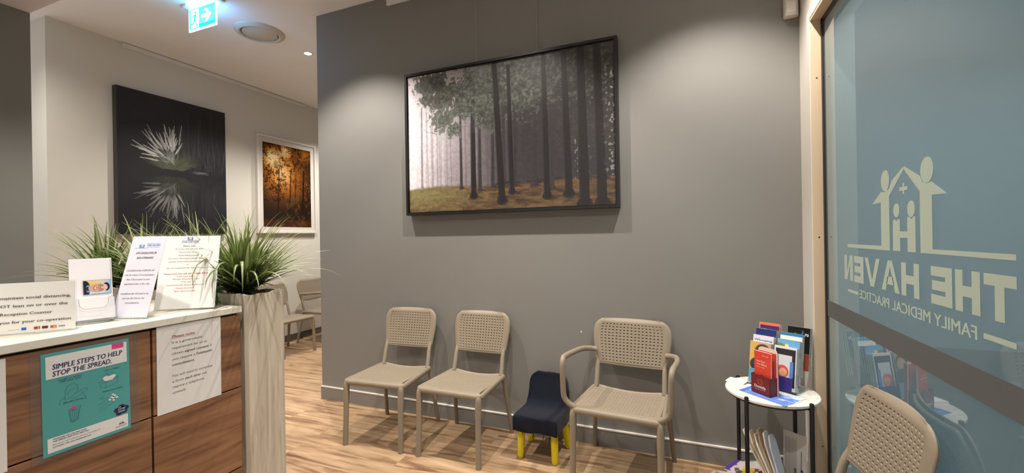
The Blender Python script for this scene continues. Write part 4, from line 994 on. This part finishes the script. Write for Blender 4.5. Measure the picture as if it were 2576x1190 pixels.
# brochures in stacks
EDGE = mat('page_edges', 'ddd8cf', .7)
def cover_img(kind):
    nx, ny = 60, 120; Y, X = np.mgrid[0:ny, 0:nx]; X = X/nx; Y = Y/ny; n = fbm(nx, ny, 5, 9, 71); img = np.zeros((ny, nx, 3))
    E_ = lambda cx_, cy_, rx, ry: np.clip((1-np.hypot((X-cx_)/rx, (Y-cy_)/ry))*9, 0, 1)
    if kind == 'woman':
        img[:] = (.78, .70, .55); blend(img, np.clip((n-.4)*4, 0, 1)*(X < .5), (.85, .68, .25)); blend(img, E_(.62, .74, .42, .22), (.36, .26, .2)); blend(img, E_(.66, .72, .26, .16), (.80, .62, .50)); blend(img, E_(.6, .45, .6, .20), (.22, .23, .28)); blend(img, (Y < .34)*1., (.40, .70, .78))
    elif kind == 'whooping': img[:] = (.86, .84, .88)
    elif kind == 'lung': img[:] = (.13, .20, .42); blend(img, E_(.28, .62, .13, .10)+E_(.50, .62, .13, .10), (.55, .80, .90))
    elif kind == 'purple': img[:] = (.90, .45, .28); blend(img, ((X > .06)*(X < .97)*(Y > .55)*(Y < .93))*1., (.27, .16, .40)); blend(img, (Y < .55)*1., (.9, .88, .85))
    elif kind == 'phone':
        img[:] = (.90, .90, .92); blend(img, ((X > .06)*(X < .94)*(Y > .08)*(Y < .94))*1., (.20, .20, .21)); blend(img, ((X > .14)*(X < .80)*(Y < .80))*1., (.84, .86, .88)); blend(img, E_(.38, .42, .30, .15), (.86, .35, .30)); blend(img, E_(.42, .40, .18, .10), (.93, .72, .55)); blend(img, (Y < .30)*(X < .85)*1., (.25, .25, .58)); blend(img, (X > .70)*(X < .86)*(Y < .66)*(Y > .3)*1., (.35, .55, .82))
    elif kind == 'beach': img[:] = (.42, .66, .84); blend(img, E_(.1, .75, .35, .15), (.45, .5, .25)); blend(img, E_(.42, .84, .09, .05), (.97, .83, .35)); blend(img, E_(.78, .66, .26, .10), (.12, .10, .10)); blend(img, (Y < .58)*1., (.80, .66, .48))
    elif kind == 'pregnancy': img[:] = (.87, .88, .85); blend(img, (Y > .92)*1., (.20, .50, .68)); blend(img, np.clip(((Y < .66)*(n > .45))*1., 0, 1)*.6, (.70, .80, .78))
    elif kind == 'black': img[:] = (.06, .06, .06); blend(img, E_(.45, .62, .20, .07), (.90, .52, .30)); blend(img, (Y < .4)*1., (.55, .25, .15))
    elif kind == 'red': img[:] = (.85, .27, .20); blend(img, ((X > .10)*(Y < .40))*1., (.70, .60, .50)); blend(img, E_(.45, .36, .16, .07)+E_(.7, .35, .14, .06), (.40, .22, .16))
    elif kind == 'magazine': img[:] = (.86, .82, .80); blend(img, E_(.45, .45, .32, .16), (.90, .72, .18)); blend(img, E_(.3, .7, .3, .12), (.85, .38, .2)); blend(img, E_(.7, .7, .2, .1), (.45, .15, .25)); blend(img, np.clip((n-.55)*8, 0, 1)*.7, (.12, .1, .15))
    elif kind == 'blue': img[:] = (.86, .90, .95); blend(img, np.clip((n+.02-X)*3, 0, 1)*.85, (.30, .46, .80)); blend(img, (Y < .10)*.8, (.25, .42, .8)); blend(img, E_(.5, .4, .30, .12)-E_(.5, .4, .24, .09), (.38, .66, .88))
    return img
Lh = Vector((.853, -.523, 0)); Bk = Vector((.523, .853, 0))
def booklet(kind, label, P, e, back, w, h, th, lean, group, texts=(), name='brochure', edge=EDGE):
    t = thing(name, label, 'brochure', P, 0, group); u = back*math.sin(R_(lean))+Vector((0, 0, math.cos(R_(lean))))
    M = frame_M((0, 0, .001+.0), e, u)
    b = B(); bx(b, 0, w, 0, h, -th, 0, M=M)
    ns = max(2, int(th/.004))
    obj('pages', b, edge, t)
    painted('front_cover', cover_img(kind), w, h, M @ Matrix.Translation((0, 0, .0004)), t, .3)
    for s, x, y, hh, ww, mm, bo in texts:
        b = B(); text_into(b, s, x*w, y*h, hh, M, bo, 0, 'L', ww*w, .0010); obj('lettering', b, mm, t)
    return t
WI = mat('white_ink', 'e8e6e2', .6); PUI = mat('purple_ink', '5a4f96', .6); DKI = mat('slate_ink', '55606a', .6)
F0 = Vector((.312, 2.528, TZ)); rows4 = []
GL_ = 'brochures in the stepped holder'
Lc = [('woman', 'booklet showing a woman, lowest left pocket', ()), ('whooping', 'white booklet with purple Whooping Cough title', (('Whooping', .06, .86, .011, .88, PUI, True), ('Cough', .12, .76, .013, .75, PUI, True))),
      ('lung', 'navy booklet with pale blue lungs', (('National', .62, .68, .0045, .32, WI, False), ('Lung Health', .62, .64, .0045, .36, WI, False), ('Education', .62, .60, .0045, .30, WI, False))), ('purple', 'orange booklet with purple title band', (('Fulldose', .12, .80, .010, .45, WI, True),))]
Rc = [('phone', 'booklet picturing a large phone', ()), ('beach', 'booklet with sun and blue sky cover', ()), ('pregnancy', 'pale Pregnancy booklet with a blue top edge', (('Pregnancy', .15, .80, .0075, .6, DKI, False),)), ('black', 'black booklet with coloured numbers', (('2', .62, .86, .014, .10, mat('blue_number', '4a8ad0', .5), True), ('70', .76, .80, .014, .18, WI, True), ('2', .30, .80, .012, .10, mat('green_number', '3fae5a', .5), True)))]
for ci, col in enumerate((Lc, Rc)):
    for k, (kind, lb, tx) in enumerate(col):
        off = Lh*(.118*ci+(.022 if kind == 'black' else 0))+Bk*(.036*k+.003)
        P = F0+off+Vector((0, 0, .012+.0285*k))
        bk0 = booklet(kind, lb, P, Lh, Bk, .100, .212, .007, 9, GL_, tx)
        for q in (1, 2):   # further copies of the same booklet standing behind it
            r_ = bk0.copy(); C.objects.link(r_); r_.location = P+Bk*(.0105*q)+Vector((0, 0, -.003*q)); r_['group'] = 'copies behind the front booklet in the '+kind+' pocket'
            r_['label'] = 'spare copy standing behind the front '+lb
            for c_ in bk0.children:
                if c_.name.startswith('lettering'): continue
                d_ = c_.copy(); C.objects.link(d_); d_.parent = r_
t = thing('stepped_brochure_holder', 'clear stepped holder with two columns of brochures on the table', 'brochure holder', F0+Vector((0, 0, .0005)))
b = B()
for ci in (0, 1):
    for k in range(4):
        o0 = Lh*(.118*ci-.004)+Bk*(.036*k)+Vector((0, 0, .0285*k)); M = frame_M(o0-Bk*.004, Lh, Bk*math.sin(R_(9))+Vector((0, 0, math.cos(R_(9)))))
        bx(b, 0, .112, .002, .10, 0, .0018, M=M); bx(b, 0, .0015, .002, .10, -.024, 0, M=M); bx(b, .1105, .112, .002, .10, -.024, 0, M=M); bx(b, 0, .112, .0, .002, -.026, .0018, M=M)
M = frame_M(Lh*-.006, Lh, Bk)
bx(b, 0, .24, 0, .15, 0, .002, M=M); obj('clear_tiers', b, ACR, t)
# red brochure box in front
ED = Vector((.661, -.750, 0)); BD = Vector((.750, .661, 0)); D0 = Vector((.312, 2.412, TZ+.002))
MAR = mat('maroon_card_box', '6a1519', .45)
t = thing('brochure_box', 'maroon card box of red brochures at the front of the table', 'brochure holder', D0)
M = frame_M((0, 0, 0), ED, BD)
b = B(); bx(b, 0, .102, .000, .0015, 0, .092, M=M); bx(b, 0, .0015, 0, .05, 0, .092, M=M); bx(b, .1005, .102, 0, .05, 0, .088, M=M); bx(b, 0, .102, 0, .05, 0, .002, M=M); obj('box', b, MAR, t)
M2 = frame_M(BD*.050, ED, (0, 0, 1)); b = B(); prism(b, [(0, 0), (.106, 0), (.106, .205), (.100, .218), (.085, .222), (.018, .222), (.004, .214), (0, .200)], .0018, lambda a, c, d: M2 @ Vector((a, c, -d))); obj('back_card', b, mat('cream_card', 'e9d8cb', .6), t)
MF = frame_M(-BD*.0006, ED, (0, 0, 1)); b = B()
for k in range(8):
    a = 2*PI*k/8; line(b, [(.050+.006*math.cos(a), .060+.006*math.sin(a)), (.050+.015*math.cos(a), .060+.015*math.sin(a))], .0018, 0, MF); poly(b, ell(.050+.0125*math.cos(a), .060+.0125*math.sin(a), .0035, .0035, 8), 0, MF)
obj('rosette_emblem', b, mat('red_emblem', 'c13a32', .5), t)
b = B(); text_into(b, 'Dovida', .050, .030, .0135, MF, True, 0, 'C', .062); text_into(b, 'Your care, your way', .050, .022, .004, MF, False, 0, 'C', .055); obj('lettering', b, WI, t)
REDE = mat('red_brochure_stack', 'cf3a2c', .5)
booklet('red', 'thick stack of red care brochures in the maroon box', D0+ED*.006+BD*.046+Vector((0, 0, .004)), ED, BD, .092, .198, .020, 0, 'red care brochures', name='brochure', edge=REDE)
booklet('red', 'front red care brochure reading Your Care Your Choice', D0+ED*.004+BD*.016+Vector((0, 0, .004)), ED, BD, .092, .200, .006, 1, 'red care brochures', (('Dovida', .50, .90, .005, .35, WI, False), ('Your Care,', .14, .74, .0075, .50, WI, True), ('Your Choice', .14, .67, .0075, .62, WI, True), ('Home care support', .14, .61, .0035, .5, WI, False)), edge=EDGE)
# loose leaflets lying on the top
def flat(kind, label, x, y, z, rot, w, h, cat='leaflet', name='leaflet', group=None, th=.0012):
    t = thing(name, label, cat, (x, y, z), rot, group); b = B(); bx(b, 0, w, 0, h, 0, th); obj('sheet', b, EDGE, t)
    painted('print', cover_img(kind), w, h, Matrix.Translation((0, 0, th+.0003)), t, .3); return t
GF = 'blue leaflets lying on the table'
flat('blue', 'blue leaflet lying under the maroon box, lowest of the fan', .325, 2.185+.03, TZ+.0005, R_(-43)+R_(90)-R_(90), .001+.10, .21, group=GF) if False else None
for k, (x, y, r_) in enumerate(((.253, 2.408, -43), (.272, 2.430, -45), (.292, 2.455, -40))):
    lb = ('blue leaflet sticking out furthest over the front edge of the table', 'blue leaflet under the maroon box, between two others', 'pale blue leaflet with a ring logo beside the maroon box')[k]
    t = thing('leaflet', lb, 'leaflet', (x, y, TZ+.0006+k*.0005), R_(r_), GF)
    b = B(); bx(b, 0, .235, 0, .10, 0, .0004); obj('sheet', b, EDGE, t); im = np.transpose(cover_img('blue'), (1, 0, 2))
    painted('print', im, .235, .10, Matrix.Translation((0, 0, .00045)), t, .25)
t = thing('card_stack', 'small stack of white appointment cards at the left of the table', 'cards', (.205, 2.535, TZ+.0005), R_(-25)); b = B()
for k in range(4): bx(b, .002*k, .09+.002*k, .001*k, .055+.001*k, .0022*k, .0022*k+.002)
obj('cards', b, PAPER, t)

# lower shelf: magazines, holder with leaning papers, pens
LS = .1205
t = thing('magazine', 'colourful magazine hanging over the left edge of the lower shelf', 'magazine', (.19, 2.50, LS), R_(-30)); b = B(); bx(b, 0, .21, 0, .15, 0, .006); obj('pages', b, EDGE, t); painted('front_cover', np.transpose(cover_img('magazine'), (1, 0, 2)), .21, .15, Matrix.Translation((0, 0, .0063)), t, .3)
b = B(); bx(b, 0, .02, 0, .15, .0064, .0068); obj('purple_spine_band', b, mat('purple_print', '5b3fa0', .4), t)
t = thing('magazine', 'white magazine with a yellow shape under the clear paper holder', 'magazine', (.24, 2.36, LS), R_(-8)); b = B(); bx(b, 0, .28, 0, .13, 0, .005); obj('pages', b, EDGE, t); painted('front_cover', np.transpose(cover_img('magazine'), (1, 0, 2)), .28, .13, Matrix.Translation((0, 0, .0053)), t, .3)
HP = Vector((.36, 2.40, LS+.0062)); HE = Vector((.853, -.523, 0)); HB = Vector((.523, .853, 0))
t = thing('paper_holder', 'clear acrylic tray holding leaning papers on the lower shelf', 'paper holder', HP)
b = B(); M = frame_M((0, 0, 0), HE, HB); bx(b, -.07, .12, -.04, .05, 0, .002, M=M); bx(b, -.07, .12, -.04, -.038, 0, .055, M=M); bx(b, -.07, -.068, -.04, .05, 0, .09, M=M); bx(b, .118, .12, -.04, .05, 0, .09, M=M); obj('tray', b, ACR, t)
for k in range(6):
    lb = ('cream folded sheet, lowest of the papers leaning left in the clear tray', 'buff sheet leaning left, second of the papers in the clear tray', 'white sheet leaning left, third of the papers in the clear tray', 'tan envelope in the middle of the leaning papers', 'white folded sheet, fifth of the leaning papers', 'white sheet with bluish edge, uppermost of the leaning papers')[k]
    t = thing('leaning_paper', lb, 'paper', HP+HE*(.045+.0085*k)+HB*(-.02+.002*k)+Vector((0, 0, .003)), 0, 'papers leaning in the clear tray')
    a = R_(30-3.0*k); uu = -HE*math.sin(a)+Vector((0, 0, math.cos(a))); M = frame_M((0, 0, 0), HB, uu)
    b = B(); hh = .285-.012*(k % 3); prism(b, [(0, 0), (.06, 0), (.066, hh*.86), (.05, hh), (.012, hh*.97), (-.004, hh*.8)], .0075, lambda p, q, r, M=M: M @ Vector((p, q+.004*math.sin(p*90), r-.002)))
    obj('sheet', b, [mat('paper_cream', 'ddd3c4', .7), mat('paper_buff', 'cdbda2', .7), PAPER, mat('paper_tan', 'b59d78', .7), mat('paper_white_b', 'd9d6d6', .7), mat('paper_blueish', 'c9cbd4', .7)][k], t)
t = thing('printed_sheet', 'upright sheet with lines of text behind the leaning papers', 'paper', Vector((.452, 2.46, LS+.002)))
M = frame_M((0, 0, 0), (.80, -.60, 0), (.02, .03, 1)); b = B(); bx(b, 0, .105, 0, .27, 0, .001, M=M); obj('sheet', b, mat('printed_paper', 'c4c1bb', .7), t)
b = B()
for k in range(10): line(b, [(.010+.0055*k, .05), (.010+.0055*k, .245-.003*(k % 3))], .0016, .0014, M)
line(b, [(.082, .04), (.082, .19)], .004, .0014, M); obj('printed_lines', b, mat('print_grey', '6a6a70', .7), t)
t = thing('pen_cup', 'small clear cup of pens at the right of the lower shelf', 'pen cup', (.505, 2.385, LS)); b = B(); tube(b, [(0, 0, 0), (0, 0, .07)], .022, 20, caps=False); bx(b, -.012, .012, -.012, .012, 0, .002); obj('cup', b, ACR, t)
for k, (dx, dy, c) in enumerate(((.004, .0, '2a2a40'), (-.006, .005, '6a3a4a'), (.0, -.008, '8a8a90'))):
    t = thing('pen', ('dark blue pen standing in the clear cup', 'maroon pen standing in the clear cup', 'silver grey pen standing in the clear cup')[k], 'pen', (.505+dx, 2.385+dy, LS+.003), 0, 'pens in the clear cup')
    b = B(); tube(b, [(0, 0, 0), (dx*1.2, dy*1.2, .085)], .004, 8); obj('barrel', b, mat('pen_'+c, c, .3), t); b = B(); tube(b, [(dx*1.2, dy*1.2, .085), (dx*1.5, dy*1.5, .112)], .0045, 8); obj('cap', b, mat('pen_cap_'+c, c, .25), t)
t = flat('red', 'dark red leaflet at the right of the lower shelf behind the pens', .50, 2.42, LS, R_(20), .09, .10)
